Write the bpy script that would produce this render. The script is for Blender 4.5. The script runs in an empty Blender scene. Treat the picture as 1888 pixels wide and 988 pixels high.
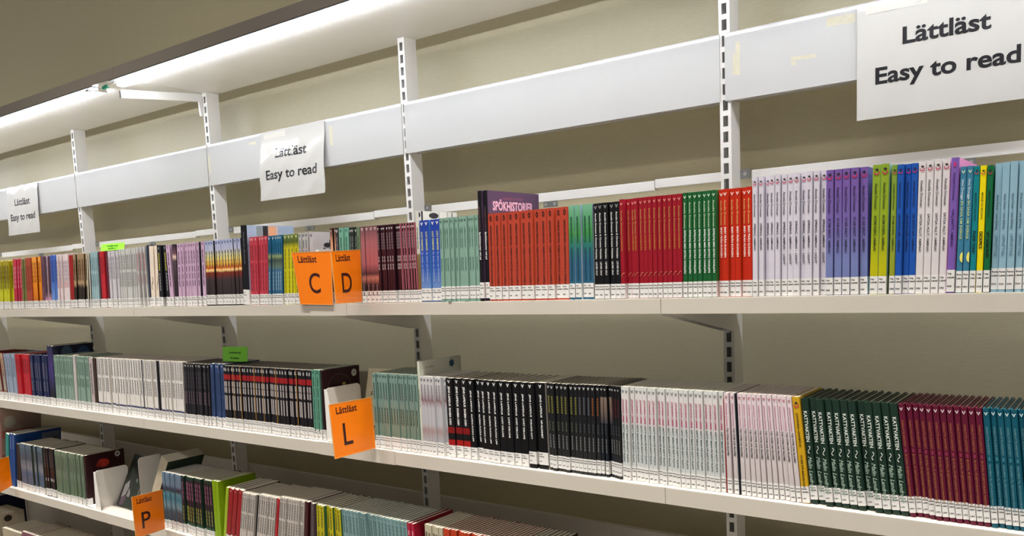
import bpy, math, random
from mathutils import Matrix, Vector

random.seed(7)
SC = bpy.context.scene
COL = SC.collection

# ------------------------------------------------------------------ camera
CAM_POS = Vector((0.7144, -1.6846, 0.0243))
YAW, PITCH, ROLL = -0.649506, -0.110292, -0.043943
F_PX, W_PX = 1550.445, 1888.0
cyw, syw, cpt, spt = math.cos(YAW), math.sin(YAW), math.cos(PITCH), math.sin(PITCH)
fwd = Vector((syw * cpt, cyw * cpt, spt))
rt = Vector((cyw, -syw, 0.0))
up = rt.cross(fwd)
rt2 = rt * math.cos(ROLL) + up * math.sin(ROLL)
up2 = -rt * math.sin(ROLL) + up * math.cos(ROLL)
cam = bpy.data.cameras.new('camera')
cam.sensor_width = 36.0
cam.lens = F_PX / W_PX * 36.0
cam.shift_y = 176.65 / W_PX
cam.clip_start = 0.05
cam_ob = bpy.data.objects.new('camera', cam)
COL.objects.link(cam_ob)
m3 = Matrix((rt2, up2, -fwd)).transposed()
cam_ob.matrix_world = Matrix.Translation(CAM_POS) @ m3.to_4x4()
SC.camera = cam_ob

# ------------------------------------------------------------------ world, lamps, exposure
world = bpy.data.worlds.new('world')
SC.world = world
world.use_nodes = True
bg = world.node_tree.nodes['Background']
bg.inputs[0].default_value = (1.0, 0.97, 0.92, 1)
bg.inputs[1].default_value = 0.24
SC.view_settings.view_transform = 'Standard'
SC.view_settings.look = 'None'
SC.view_settings.gamma = 1.0
SC.view_settings.use_curve_mapping = False
SC.view_settings.exposure = 0.0
CEIL_Z, FLOOR_Z, WALL_Y = 2.5, -1.5, 0.13
LAMP_POWER, LAMP_SPREAD, LAMP_Y = 28.0, 54.0, -0.9
FILL_POWER = 17.0
LED_STRENGTH = 34.0


def lamp(x, y, sx, sy, power, spread):  # serves the aisle lamps and the added fill panels
    li = bpy.data.lights.new('ceiling_lamp_light', 'AREA')
    li.shape = 'RECTANGLE'
    li.size, li.size_y = sx, sy
    li.energy = power
    li.spread = math.radians(spread)
    li.color = (1.0, 0.96, 0.9)
    o = bpy.data.objects.new('ceiling_lamp_light', li)
    o.location = (x, y, CEIL_Z - 0.06)
    COL.objects.link(o)
    return o


LAMPS = [(-3.6, LAMP_Y), (-1.9, LAMP_Y), (-0.2, LAMP_Y), (1.5, LAMP_Y)]
for lx, ly in LAMPS:
    lamp(lx, ly, 1.2, 0.12, LAMP_POWER, LAMP_SPREAD)
FILL_LAMPS = [(-4.0, -3.1), (-2.0, -3.1), (0.0, -3.1), (2.0, -3.1)]      # added fill panels, unseen, to brighten the wall below the headers
for lx, ly in FILL_LAMPS:
    lamp(lx, ly, 1.2, 0.3, FILL_POWER, 170.0)


# ------------------------------------------------------------------ materials
def lin(c):
    if isinstance(c, str):
        c = [int(c[i:i + 2], 16) for i in (0, 2, 4)]
    r = []
    for v in c[:3]:
        v = v / 255.0
        r.append(v / 12.92 if v <= 0.04045 else ((v + 0.055) / 1.055) ** 2.4)
    return (r[0], r[1], r[2], 1.0)


MATS = {}


def mat(color, rough=0.5, var=0.0, scale=60.0, bump=0.0, metal=0.0, coat=0.0, spec=0.5):
    key = (str(color), rough, var, scale, bump, metal, coat, spec)
    if key in MATS:
        return MATS[key]
    m = bpy.data.materials.new('m_%s' % (color if isinstance(color, str) else 'c'))
    m.use_nodes = True
    nt = m.node_tree
    b = nt.nodes['Principled BSDF']
    b.inputs['Base Color'].default_value = lin(color)
    b.inputs['Roughness'].default_value = rough
    b.inputs['Metallic'].default_value = metal
    b.inputs['Specular IOR Level'].default_value = spec
    if coat:
        b.inputs['Coat Weight'].default_value = coat
        b.inputs['Coat Roughness'].default_value = 0.12
    if var or bump:
        tc = nt.nodes.new('ShaderNodeTexCoord')
        n = nt.nodes.new('ShaderNodeTexNoise')
        n.inputs['Scale'].default_value = scale
        n.inputs['Detail'].default_value = 4
        nt.links.new(tc.outputs['Object'], n.inputs['Vector'])
        if var:
            hs = nt.nodes.new('ShaderNodeHueSaturation')
            mr = nt.nodes.new('ShaderNodeMapRange')
            mr.inputs[1].default_value = 0.3
            mr.inputs[2].default_value = 0.7
            mr.inputs[3].default_value = 1 - var
            mr.inputs[4].default_value = 1 + var
            nt.links.new(n.outputs[0], mr.inputs[0])
            nt.links.new(mr.outputs[0], hs.inputs['Value'])
            hs.inputs['Color'].default_value = lin(color)
            nt.links.new(hs.outputs[0], b.inputs['Base Color'])
        if bump:
            bp = nt.nodes.new('ShaderNodeBump')
            bp.inputs['Strength'].default_value = bump
            bp.inputs['Distance'].default_value = 0.001
            nt.links.new(n.outputs[0], bp.inputs['Height'])
            nt.links.new(bp.outputs[0], b.inputs['Normal'])
    MATS[key] = m
    return m


def mat_bands(bands, rough=0.38, noise=0.0, nscale=40.0, constant=False):
    """bands: (fraction from the top, colour) printed across the spine, in the cover's own height (uv)."""
    key = ('b', str(bands), noise, constant)
    if key in MATS:
        return MATS[key]
    m = bpy.data.materials.new('m_banded')
    m.use_nodes = True
    nt = m.node_tree
    b = nt.nodes['Principled BSDF']
    b.inputs['Roughness'].default_value = rough
    b.inputs['Specular IOR Level'].default_value = 0.3
    tc = nt.nodes.new('ShaderNodeTexCoord')
    sp = nt.nodes.new('ShaderNodeSeparateXYZ')
    nt.links.new(tc.outputs['UV'], sp.inputs[0])      # v runs from the foot (0) to the head (1) of the cover
    mr = nt.nodes.new('ShaderNodeMapRange')
    mr.inputs[1].default_value = 1.0
    mr.inputs[2].default_value = 0.0
    nt.links.new(sp.outputs[1], mr.inputs[0])
    src = mr.outputs[0]
    if noise:
        n = nt.nodes.new('ShaderNodeTexNoise')
        n.inputs['Scale'].default_value = nscale
        nt.links.new(tc.outputs['Object'], n.inputs['Vector'])
        ma = nt.nodes.new('ShaderNodeMath')
        ma.operation = 'MULTIPLY_ADD'
        ma.inputs[1].default_value = noise
        nt.links.new(n.outputs[0], ma.inputs[0])
        nt.links.new(src, ma.inputs[2])
        mb = nt.nodes.new('ShaderNodeMath')
        mb.operation = 'SUBTRACT'
        mb.inputs[1].default_value = noise * 0.5
        nt.links.new(ma.outputs[0], mb.inputs[0])
        src = mb.outputs[0]
    cr = nt.nodes.new('ShaderNodeValToRGB')
    if constant:
        cr.color_ramp.interpolation = 'CONSTANT'
    nt.links.new(src, cr.inputs[0])
    el = cr.color_ramp.elements
    while len(el) > 1:
        el.remove(el[-1])
    el[0].position, el[0].color = bands[0][0], lin(bands[0][1])
    for p, c in bands[1:]:
        e = el.new(p)
        e.color = lin(c)
    nt.links.new(cr.outputs[0], b.inputs['Base Color'])
    MATS[key] = m
    return m


def mat_emit(color, strength):
    m = bpy.data.materials.new('m_emit')
    m.use_nodes = True
    b = m.node_tree.nodes['Principled BSDF']
    b.inputs['Base Color'].default_value = lin(color)
    b.inputs['Emission Color'].default_value = lin(color)
    b.inputs['Emission Strength'].default_value = strength
    return m


def mat_wall():
    m = bpy.data.materials.new('m_wall_linen')
    m.use_nodes = True
    nt = m.node_tree
    b = nt.nodes['Principled BSDF']
    b.inputs['Roughness'].default_value = 0.42
    tc = nt.nodes.new('ShaderNodeTexCoord')
    mp = nt.nodes.new('ShaderNodeMapping')
    mp.inputs['Scale'].default_value = (45, 45, 800)
    nt.links.new(tc.outputs['Object'], mp.inputs[0])
    n = nt.nodes.new('ShaderNodeTexNoise')
    n.inputs['Scale'].default_value = 1.0
    n.inputs['Detail'].default_value = 3
    nt.links.new(mp.outputs[0], n.inputs['Vector'])
    cr = nt.nodes.new('ShaderNodeValToRGB')
    cr.color_ramp.elements[0].position = 0.15
    cr.color_ramp.elements[0].color = lin(WALL_A)
    cr.color_ramp.elements[1].position = 0.85
    cr.color_ramp.elements[1].color = lin(WALL_B)
    nt.links.new(n.outputs[0], cr.inputs[0])
    nt.links.new(cr.outputs[0], b.inputs['Base Color'])
    bp = nt.nodes.new('ShaderNodeBump')
    bp.inputs['Strength'].default_value = 0.2
    bp.inputs['Distance'].default_value = 0.001
    nt.links.new(n.outputs[0], bp.inputs['Height'])
    nt.links.new(bp.outputs[0], b.inputs['Normal'])
    return m


WALL_A, WALL_B = 'b3aa8b', 'c3bb9d'
WHITE = mat('eceae6', 0.32, 0.02, 8.0)
SHELF = mat('cdc6bb', 0.34, 0.02, 8.0)
WHITE_GLOSS = mat('c6c6c4', 0.16, 0.015, 6.0)
FASCIA = mat('655d54', 0.4, 0.03, 5.0)
STEEL = mat('9a9c9c', 0.35, 0.06, 90.0, 0.0, 0.8)
DARK = mat('2b2a28', 0.6)
PAPER = mat('bfb8a8', 0.85, 0.08, 300.0, 0.3)
ORANGE = mat('ff8200', 0.28, 0.03, 9.0)
INK = mat('15141a', 0.4)


# ------------------------------------------------------------------ mesh helpers
class MB:
    def __init__(self):
        self.v, self.f, self.m, self.mats = [], [], [], []

    def slot(self, material):
        if material not in self.mats:
            self.mats.append(material)
        return self.mats.index(material)

    def add(self, verts, faces, material):
        s = self.slot(material)
        o = len(self.v)
        self.v += [tuple(p) for p in verts]
        for f in faces:
            self.f.append(tuple(i + o for i in f))
            self.m.append(s)
        return self

    def box(self, a, b, material):
        x0, y0, z0 = a
        x1, y1, z1 = b
        vs = [(x0, y0, z0), (x1, y0, z0), (x1, y1, z0), (x0, y1, z0), (x0, y0, z1), (x1, y0, z1), (x1, y1, z1), (x0, y1, z1)]
        fs = [(0, 3, 2, 1), (4, 5, 6, 7), (0, 1, 5, 4), (1, 2, 6, 5), (2, 3, 7, 6), (3, 0, 4, 7)]
        return self.add(vs, fs, material)

    def prism(self, pts, axis, a, b, material):
        """extrude the 2D outline pts along an axis between a and b"""
        n = len(pts)
        def P(p, t):
            return {'x': (t, p[0], p[1]), 'y': (p[0], t, p[1]), 'z': (p[0], p[1], t)}[axis]
        vs = [P(p, a) for p in pts] + [P(p, b) for p in pts]
        fs = [tuple(range(n))[::-1], tuple(range(n, 2 * n))] + [(i, (i + 1) % n, n + (i + 1) % n, n + i) for i in range(n)]
        return self.add(vs, fs, material)

    def tube(self, path, r, material, seg=8):
        pts = [Vector(p) for p in path]
        rings = []
        for i, p in enumerate(pts):
            d = (pts[min(i + 1, len(pts) - 1)] - pts[max(i - 1, 0)]).normalized()
            a = d.orthogonal().normalized() if abs(d.z) > 0.95 else d.cross(Vector((0, 0, 1))).normalized()
            b = d.cross(a)
            rings.append([p + r * (math.cos(2 * math.pi * k / seg) * a + math.sin(2 * math.pi * k / seg) * b) for k in range(seg)])
        vs = [q for ring in rings for q in ring]
        fs = []
        for i in range(len(rings) - 1):
            for k in range(seg):
                fs.append((i * seg + k, i * seg + (k + 1) % seg, (i + 1) * seg + (k + 1) % seg, (i + 1) * seg + k))
        fs.append(tuple(range(seg))[::-1])
        fs.append(tuple(range((len(rings) - 1) * seg, len(rings) * seg)))
        return self.add(vs, fs, material)

    def mesh(self, name):
        me = bpy.data.meshes.new(name)
        me.from_pydata(self.v, [], self.f)
        for m in self.mats:
            me.materials.append(m)
        me.polygons.foreach_set('material_index', self.m)
        me.update()
        return me

    def build(self, name, parent=None, bevel=0.0):
        o = bpy.data.objects.new(name, self.mesh(name))
        COL.objects.link(o)
        if parent:
            o.parent = parent
        if bevel:
            md = o.modifiers.new('bevel', 'BEVEL')
            md.width = bevel
            md.segments = 2
            md.limit_method = 'ANGLE'
        return o


def tag(o, label, cat, group=None):
    o['label'] = label
    o['category'] = cat
    if group:
        o['group'] = group
    return o


def thing(name, label, cat, loc=(0, 0, 0), group=None):
    o = bpy.data.objects.new(name, None)
    o.empty_display_size = 0.05
    o.location = loc
    COL.objects.link(o)
    return tag(o, label, cat, group)


def struct(o):
    o['kind'] = 'structure'
    return o


GLYPH = {}


def glyphs(body, bold=0.0, shear=0.0, lines=False):
    key = (body, bold, shear)
    if key in GLYPH:
        return GLYPH[key]
    cu = bpy.data.curves.new('t', 'FONT')
    cu.body = body
    cu.resolution_u = 6 if len(body) == 1 else (4 if bold > 0.011 and len(body) < 13 else 2)
    cu.offset = bold
    cu.shear = shear
    ob = bpy.data.objects.new('t', cu)
    COL.objects.link(ob)
    bpy.context.view_layer.update()
    me = bpy.data.meshes.new_from_object(ob.evaluated_get(bpy.context.evaluated_depsgraph_get()))
    vs = [(v.co.x, v.co.y) for v in me.vertices]
    fs = [tuple(p.vertices) for p in me.polygons]
    bpy.data.objects.remove(ob)
    bpy.data.curves.remove(cu)
    bpy.data.meshes.remove(me)
    x0 = min(v[0] for v in vs)
    x1 = max(v[0] for v in vs)
    GLYPH[key] = ([((x - x0) / (x1 - x0), y) for x, y in vs], fs)
    return GLYPH[key]


CAP = 0.729   # cap height of the built-in font at size 1


def text_on(mb, body, to3d, width, cap, material, bold=0.0, shear=0.0):
    """lay flat lettering: u runs 0..width along the line, v 0..cap upward; to3d maps (u, v) to a point"""
    vs, fs = glyphs(body, bold, shear)
    mb.add([to3d(x * width, y / CAP * cap) for x, y in vs], fs, material)

# ------------------------------------------------------------------ room shell
XL, XR = -5.4, 2.7
struct(MB().box((XL - 1, WALL_Y, FLOOR_Z), (XR + 1, WALL_Y + 0.1, CEIL_Z), mat_wall()).build('wall_back'))
struct(MB().box((XL - 1, -5.0, FLOOR_Z - 0.1), (XR + 1, WALL_Y + 0.1, FLOOR_Z), mat('8b8478', 0.9, 0.1, 200.0, 0.4)).build('floor'))
struct(MB().box((XL - 1, -5.0, CEIL_Z), (XR + 1, WALL_Y + 0.1, CEIL_Z + 0.1), mat('dcd8d0', 0.8, 0.02, 4.0)).build('ceiling'))
struct(MB().box((XL - 1, WALL_Y - 0.012, FLOOR_Z), (XR + 1, WALL_Y, FLOOR_Z + 0.08), mat('6d665a', 0.5, 0.03)).build('baseboard_back'))
for i, (lx, ly) in enumerate(LAMPS):
    t = thing('ceiling_lamp', 'long louvred ceiling lamp over the aisle, %s from the left' % ('first', 'second', 'third', 'fourth')[i], 'lamp', (lx, ly, CEIL_Z - 0.05), 'ceiling lamps')
    MB().box((-0.65, -0.1, 0), (0.65, -0.07, 0.0501), WHITE).box((-0.65, 0.07, 0), (0.65, 0.1, 0.0501), WHITE).box((-0.65, -0.07, 0.03), (0.65, 0.07, 0.0501), WHITE).build('housing', t)

for i, (lx, ly) in enumerate(FILL_LAMPS):  # housings of the unseen row added as fill light
    t = thing('ceiling_lamp', 'wide added fill lamp far behind the camera, %s from the left' % ('first', 'second', 'third', 'fourth')[i], 'lamp', (lx, ly, CEIL_Z - 0.05), 'ceiling lamps')
    MB().box((-0.65, -0.19, 0), (0.65, -0.16, 0.0501), WHITE).box((-0.65, 0.16, 0), (0.65, 0.19, 0.0501), WHITE).box((-0.65, -0.16, 0.03), (0.65, 0.16, 0.0501), WHITE).build('housing', t)

# ------------------------------------------------------------------ shelving: levels measured on the uprights
W = 0.9
UW, UD = 0.0236, 0.0457            # upright width and depth
P0, PITCH_Z = 0.5316, 0.03173      # first slot and slot pitch
LIP_Y = -0.3114
Z1, Z1B = -0.0369, -0.0653
Z2, Z2B = -0.3857, -0.4172
Z3, Z3B = -0.7340, -0.7657
Z4, Z4B = -1.0830, -1.1146
ZC, ZCF = 0.6503, 0.6821
ORD = {0: 'nearest upright, right of the red-orange books', 1: 'second upright from the right', 2: 'third upright from the right, under the canopy arm',
       3: 'fourth upright from the right', 4: 'fifth upright from the right, at the left edge of the view', -1: 'upright beyond the right edge of the view', 5: 'upright beyond the left edge of the view'}


def upright_mesh():
    mb = MB()
    zt, zb, th = ZC - 0.0005, FLOOR_Z, 0.0016
    side = (UW - 0.0108) / 2
    mb.box((0, 0, zb), (side, th, zt), WHITE)
    mb.box((UW - side, 0, zb), (UW, th, zt), WHITE)
    k = int((P0 - zb) / PITCH_Z)
    sh = 0.0213
    prev = zt
    i = -4
    while True:
        zc = P0 - i * PITCH_Z
        i += 1
        if zc + sh / 2 > zt - 0.004:
            continue
        if zc - sh / 2 < zb + 0.02:
            break
        mb.box((side, 0, zc + sh / 2), (UW - side, th, prev), WHITE)
        prev = zc - sh / 2
    mb.box((side, 0, zb), (UW - side, th, prev), WHITE)
    mb.box((0, th, zb), (th, UD, zt), WHITE)
    mb.box((UW - th, th, zb), (UW, UD, zt), WHITE)
    mb.box((th, UD - th, zb), (UW - th, UD, zt), mat('77746e', 0.5))
    mb.box((th, th, zt - 0.002), (UW - th, UD - th, zt), WHITE)
    return mb


um = None
for k in (-1, 0, 1, 2, 3, 4, 5):
    t = thing('shelf_upright', 'white slotted steel %s' % ORD[k], 'upright', (-W * k, 0, 0), 'slotted shelf uprights')
    if um is None:
        c = upright_mesh().build('slotted_post', t)
        um = c.data
    else:
        c = bpy.data.objects.new('slotted_post', um)
        COL.objects.link(c)
        c.parent = t

MODN = {-1: 'rightmost bay', 0: 'second bay from right, nearest full one', 1: 'third bay from right', 2: 'fourth bay from right', 3: 'fifth bay from right', 4: 'far left bay'}
JX = 0.0137


def shelf_board(m, zt, zb, name, label):
    x0, x1 = -W * (m + 1) + JX + 0.0005, -W * m + JX - 0.0005
    mb = MB()
    mb.box((x0, LIP_Y, zt - 0.0012), (x1, -0.002, zt), SHELF)
    mb.box((x0, LIP_Y, zb), (x1, LIP_Y + 0.0014, zt - 0.0012), SHELF)
    mb.box((x0, LIP_Y + 0.0014, zb), (x1, LIP_Y + 0.016, zb + 0.0012), SHELF)
    mb.box((x0, -0.0034, zb), (x1, -0.002, zt - 0.0012), SHELF)
    mb.box((x0, LIP_Y + 0.0014, zb + 0.0012), (x0 + 0.0012, -0.0034, zt - 0.0012), SHELF)
    mb.box((x1 - 0.0012, LIP_Y + 0.0014, zb + 0.0012), (x1, -0.0034, zt - 0.0012), SHELF)
    t = thing(name, label, 'shelf', (0, 0, 0), 'white steel shelf boards')
    mb.build('board', t, 0.0007)
    return t


LEV = [('top book shelf', Z1, Z1B), ('middle book shelf', Z2, Z2B), ('lower book shelf', Z3, Z3B), ('lowest book shelf', Z4, Z4B)]
for ln, zt, zb in LEV:
    for m in (-1, 0, 1, 2, 3, 4):
        if ln == 'lowest book shelf' and m < 1:
            continue
        shelf_board(m, zt, zb, 'shelf_board', 'white steel board of the %s, %s' % (ln, MODN[m]))

# triangular carrier arms hooked into the uprights, under each board
for ln, zt, zb in LEV:
    for k in (0, 1, 2, 3, 4):
        if ln == 'lowest book shelf' and k < 2:
            continue
        t = thing('shelf_bracket', 'white triangular bracket under the %s at the %s' % (ln, ORD[k].split(',')[0]), 'bracket', (-W * k, 0, 0), 'triangular shelf brackets')
        yb = LIP_Y + 0.03
        prof = [(yb, zb - 0.0002), (yb, zb - 0.004), (-0.012, zb - 0.055), (-0.0003, zb - 0.055), (-0.0003, zb - 0.0002)]
        mb = MB().prism(prof, 'x', -0.0012, -0.0001, WHITE)
        mb.prism(prof, 'x', UW + 0.0001, UW + 0.0012, WHITE)
        mb.box((-0.0012, yb, zb - 0.0013), (UW + 0.0012, -0.0004, zb - 0.0002), WHITE)
        mb.build('arm', t)
        MB().box((0.009, -0.006, zb - 0.052), (0.0145, 0.004, zb - 0.036), WHITE).box((0.009, -0.006, zb - 0.06), (0.0145, -0.0005, zb - 0.052), WHITE).build('hook', t)

# header panels between the uprights
ZPT, ZPB, PY = 0.4829, 0.3483, -0.004
for m in (-1, 0, 1, 2, 3, 4):
    x0, x1 = -W * (m + 1) + 0.0135, -W * m + 0.0022
    t = thing('header_panel', 'smooth white header panel, %s' % MODN[m], 'panel', (0, 0, 0), 'white header panels')
    mb = MB()
    mb.prism([(PY, ZPB), (PY + 0.0012, ZPB), (PY + 0.0034, ZPT), (PY + 0.0032, ZPT), (PY + 0.0012, ZPT - 0.003), (PY + 0.0004, ZPT - 0.008), (PY, ZPT - 0.016)], 'x', x0, x1, WHITE_GLOSS)
    mb.box((x0, PY + 0.0034, ZPT - 0.0012), (x1, -0.0002, ZPT), WHITE_GLOSS)
    mb.box((x0 + 0.013, -0.0002, ZPT - 0.0012), (x1 - 0.004, 0.02, ZPT), WHITE_GLOSS)
    mb.box((x0 + 0.013, PY + 0.0012, ZPB), (x1 - 0.004, 0.011, ZPB + 0.0012), WHITE_GLOSS)
    mb.box((x0 + 0.013, 0.023, ZPB + 0.0002), (x1 - 0.004, 0.027, ZPB + 0.012), WHITE_GLOSS)
    mb.box((x0 + 0.013, 0.011, ZPB + 0.003), (x1 - 0.004, 0.023, ZPB + 0.006), mat('4a4742', 0.6))  # dark bar painting the shade of the gap behind the bottom flange
    mb.build('face', t, 0.0004)
    TAPE = mat('cfc9b2', 0.3, 0.06, 120.0)
    pts = {-1: [(0.030, 0.046, 0.395, 0.438), (0.036, 0.047, 0.436, 0.462), (0.148, 0.196, 0.402, 0.411), (0.148, 0.158, 0.394, 0.404), (0.215, 0.268, 0.452, 0.470)],
           1: [(-1.187, -1.172, 0.405, 0.462), (-1.565, -1.528, 0.452, 0.462)], 2: [(-1.789, -1.777, 0.39, 0.45)]}.get(m, [])
    for a, b, c, d in pts:
        dz = 0.002
        MB().add([(a, PY - 0.00015, c + dz), (b, PY - 0.00015, c), (b - 0.001, PY - 0.00015, d - dz), (a + 0.001, PY - 0.00015, d)], [(0, 1, 2, 3)], TAPE).build('tape_residue', t)

# long rails behind the uprights above the top shelf, with steel clips
for m in (-1, 0, 1, 2, 3, 4):
    xl, xr = -W * (m + 1), -W * m
    for j, (a, b, za, zb_) in enumerate([(xl + 0.047, xl + 0.7225, 0.1887, 0.2104), (xl + 0.724, xr + 0.0, 0.1934, 0.2130)]):
        t = thing('wall_rail', '%s white rail behind the top row of books, %s' % (('long', 'short')[j], MODN[m]), 'rail', (0, 0, 0), 'white rails behind the top shelf')
        MB().box((a, 0.047, za), (b, 0.062, zb_), WHITE).build('rail_bar', t, 0.001)
    for nm, a, b, za, zb_ in (('beside', xl + UW + 0.0003, xl + 0.046, 0.194, 0.2135), ('midway', xl + 0.42, xl + 0.462, 0.1745, 0.188)):
        t = thing('rail_clip', 'small steel rail clip %s the upright, %s' % (nm if nm == 'beside' else 'away from', MODN[m]), 'clip', (0, 0, 0), 'steel rail clips')
        mb = MB().box((a, 0.044, za), (b, 0.0458, zb_), STEEL)
        mb.build('plate', t)
        zc, r = (za + zb_) / 2, 0.0042
        for xc in ((a + b) / 2,) if nm == 'beside' else (a + 0.008, b - 0.008):
            MB().prism([(xc + r * math.cos(q * math.pi / 6), zc + r * math.sin(q * math.pi / 6)) for q in range(12)], 'y', 0.0425, 0.044, mat('c4c4c2', 0.3, metal=0.7)).build('screw', t)

# low back plates of the lower levels, behind the uprights
for ln, zt, zb in LEV[1:]:
    for m in (-1, 0, 1, 2, 3, 4):
        if ln == 'lowest book shelf' and m < 1:
            continue
        x0, x1 = -W * (m + 1) + JX + 0.0005, -W * m + JX - 0.0005
        t = thing('back_plate', 'low white plate behind the %s, %s' % (ln, MODN[m]), 'plate', (0, 0, 0), 'white back plates')
        MB().box((x0, 0.047, zt - 0.03), (x1, 0.0485, zt + 0.128), SHELF).box((x0, 0.047, zt + 0.128), (x1, 0.062, zt + 0.1295), SHELF).box((x0, 0.0605, zt + 0.116), (x1, 0.062, zt + 0.128), SHELF).build('plate', t, 0.0004)

# canopy with grey fascia, its arm and the light battens
CANX = [(-5.4, -3.6 + JX), (-3.6 + JX, -1.8 + JX), (-1.8 + JX, JX), (JX, 1.8)]
CANN = ['beyond the fifth upright', 'over the third to fifth uprights', 'over the nearest three uprights', 'right of the nearest upright']
for i, (a, b) in enumerate(CANX):
    t = thing('canopy_board', 'wide white canopy board with grey front edge, %s' % CANN[i], 'canopy', (0, 0, 0), 'canopy boards')
    MB().box((a + 0.0004, -0.3036 + 0.0018, ZC), (b - 0.0004, 0.0457, ZC + 0.0015), WHITE).box((a + 0.0004, 0.0445, ZC + 0.0015), (b - 0.0004, 0.0457, ZCF), WHITE).build('underside', t)
    MB().box((a + 0.0004, -0.3054, ZC), (b - 0.0004, -0.3036, ZCF), FASCIA).box((a + 0.0004, -0.3036, ZCF - 0.0015), (b - 0.0004, -0.29, ZCF), FASCIA).build('fascia', t)
for k, nm in ((2, 'third upright from the right'), (4, 'fifth upright from the right'), (0, 'nearest upright')):
    t = thing('canopy_bracket', 'white square arm carrying the canopy at the %s' % nm, 'bracket', (-W * k - 0.0062, 0, 0), 'canopy arms')
    MB().prism([(-0.278, ZC - 0.052), (-0.278, ZC - 0.027), (-0.0004, ZC - 0.0012), (-0.0004, ZC - 0.027)], 'x', -0.0075, 0.0052, WHITE).build('arm', t, 0.001)
    MB().prism([(-0.2786, ZC - 0.0505), (-0.2786, ZC - 0.0285), (-0.278, ZC - 0.0285), (-0.278, ZC - 0.0505)], 'x', -0.006, 0.0037, mat('b8b6b0', 0.4)).build('end_cap', t)
    MB().prism([(-0.0004, ZC - 0.027), (-0.012, ZC - 0.027), (-0.008, ZC - 0.073), (-0.0004, ZC - 0.073)], 'x', -0.004, 0.004, WHITE).build('tongue', t)

LEDM = mat_emit('f2f6ff', LED_STRENGTH)
BATTENS = [(-5.3, -3.62, 'beyond the left edge of the view'), (-3.58, -1.93, 'left of the green connector'), (-1.822, 0.0, 'right of the green connector'), (0.03, 1.7, 'above the nearest upright and beyond')]
for a, b, nm in BATTENS:
    t = thing('light_batten', 'glowing white light batten under the canopy, %s' % nm, 'light', (0, 0, 0), 'light battens')
    MB().box((a, -0.303, ZC - 0.0022), (b, -0.281, ZC - 0.0002), mat('8e9196', 0.5)).build('reflector_lip', t)
    MB().box((a, -0.2798, ZC - 0.0022), (b, -0.2528, ZC - 0.0002), WHITE).box((a, -0.2798, ZC - 0.0135), (a + 0.003, -0.2528, ZC - 0.0022), WHITE).box((b - 0.003, -0.2798, ZC - 0.0135), (b, -0.2528, ZC - 0.0022), WHITE).build('housing', t)
    MB().box((a + 0.0032, -0.279, ZC - 0.013), (b - 0.0032, -0.2535, ZC - 0.0023), LEDM).build('diffuser', t)
t = thing('light_cable', 'white cable with a green connector joining two light battens', 'cable', (0, 0, 0))
path = [(-1.995 + s * 0.18, -0.286 - 0.004 * math.sin(s * math.pi), ZC - 0.003 - 0.011 * math.sin(s * math.pi) ** 1.5) for s in [i / 10 for i in range(11)]]
MB().tube(path, 0.0022, mat('eceae4', 0.4)).build('cord', t)
pa, pb = Vector(path[6]), Vector(path[8])
o = MB().box((-0.013, -0.0045, -0.0045), (0.013, 0.0045, 0.0045), mat('00a07c', 0.35)).build('connector', t, 0.001)
o.matrix_world = Matrix.Translation((pa + pb) / 2) @ (pb - pa).to_track_quat('X', 'Z').to_matrix().to_4x4()

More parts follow.
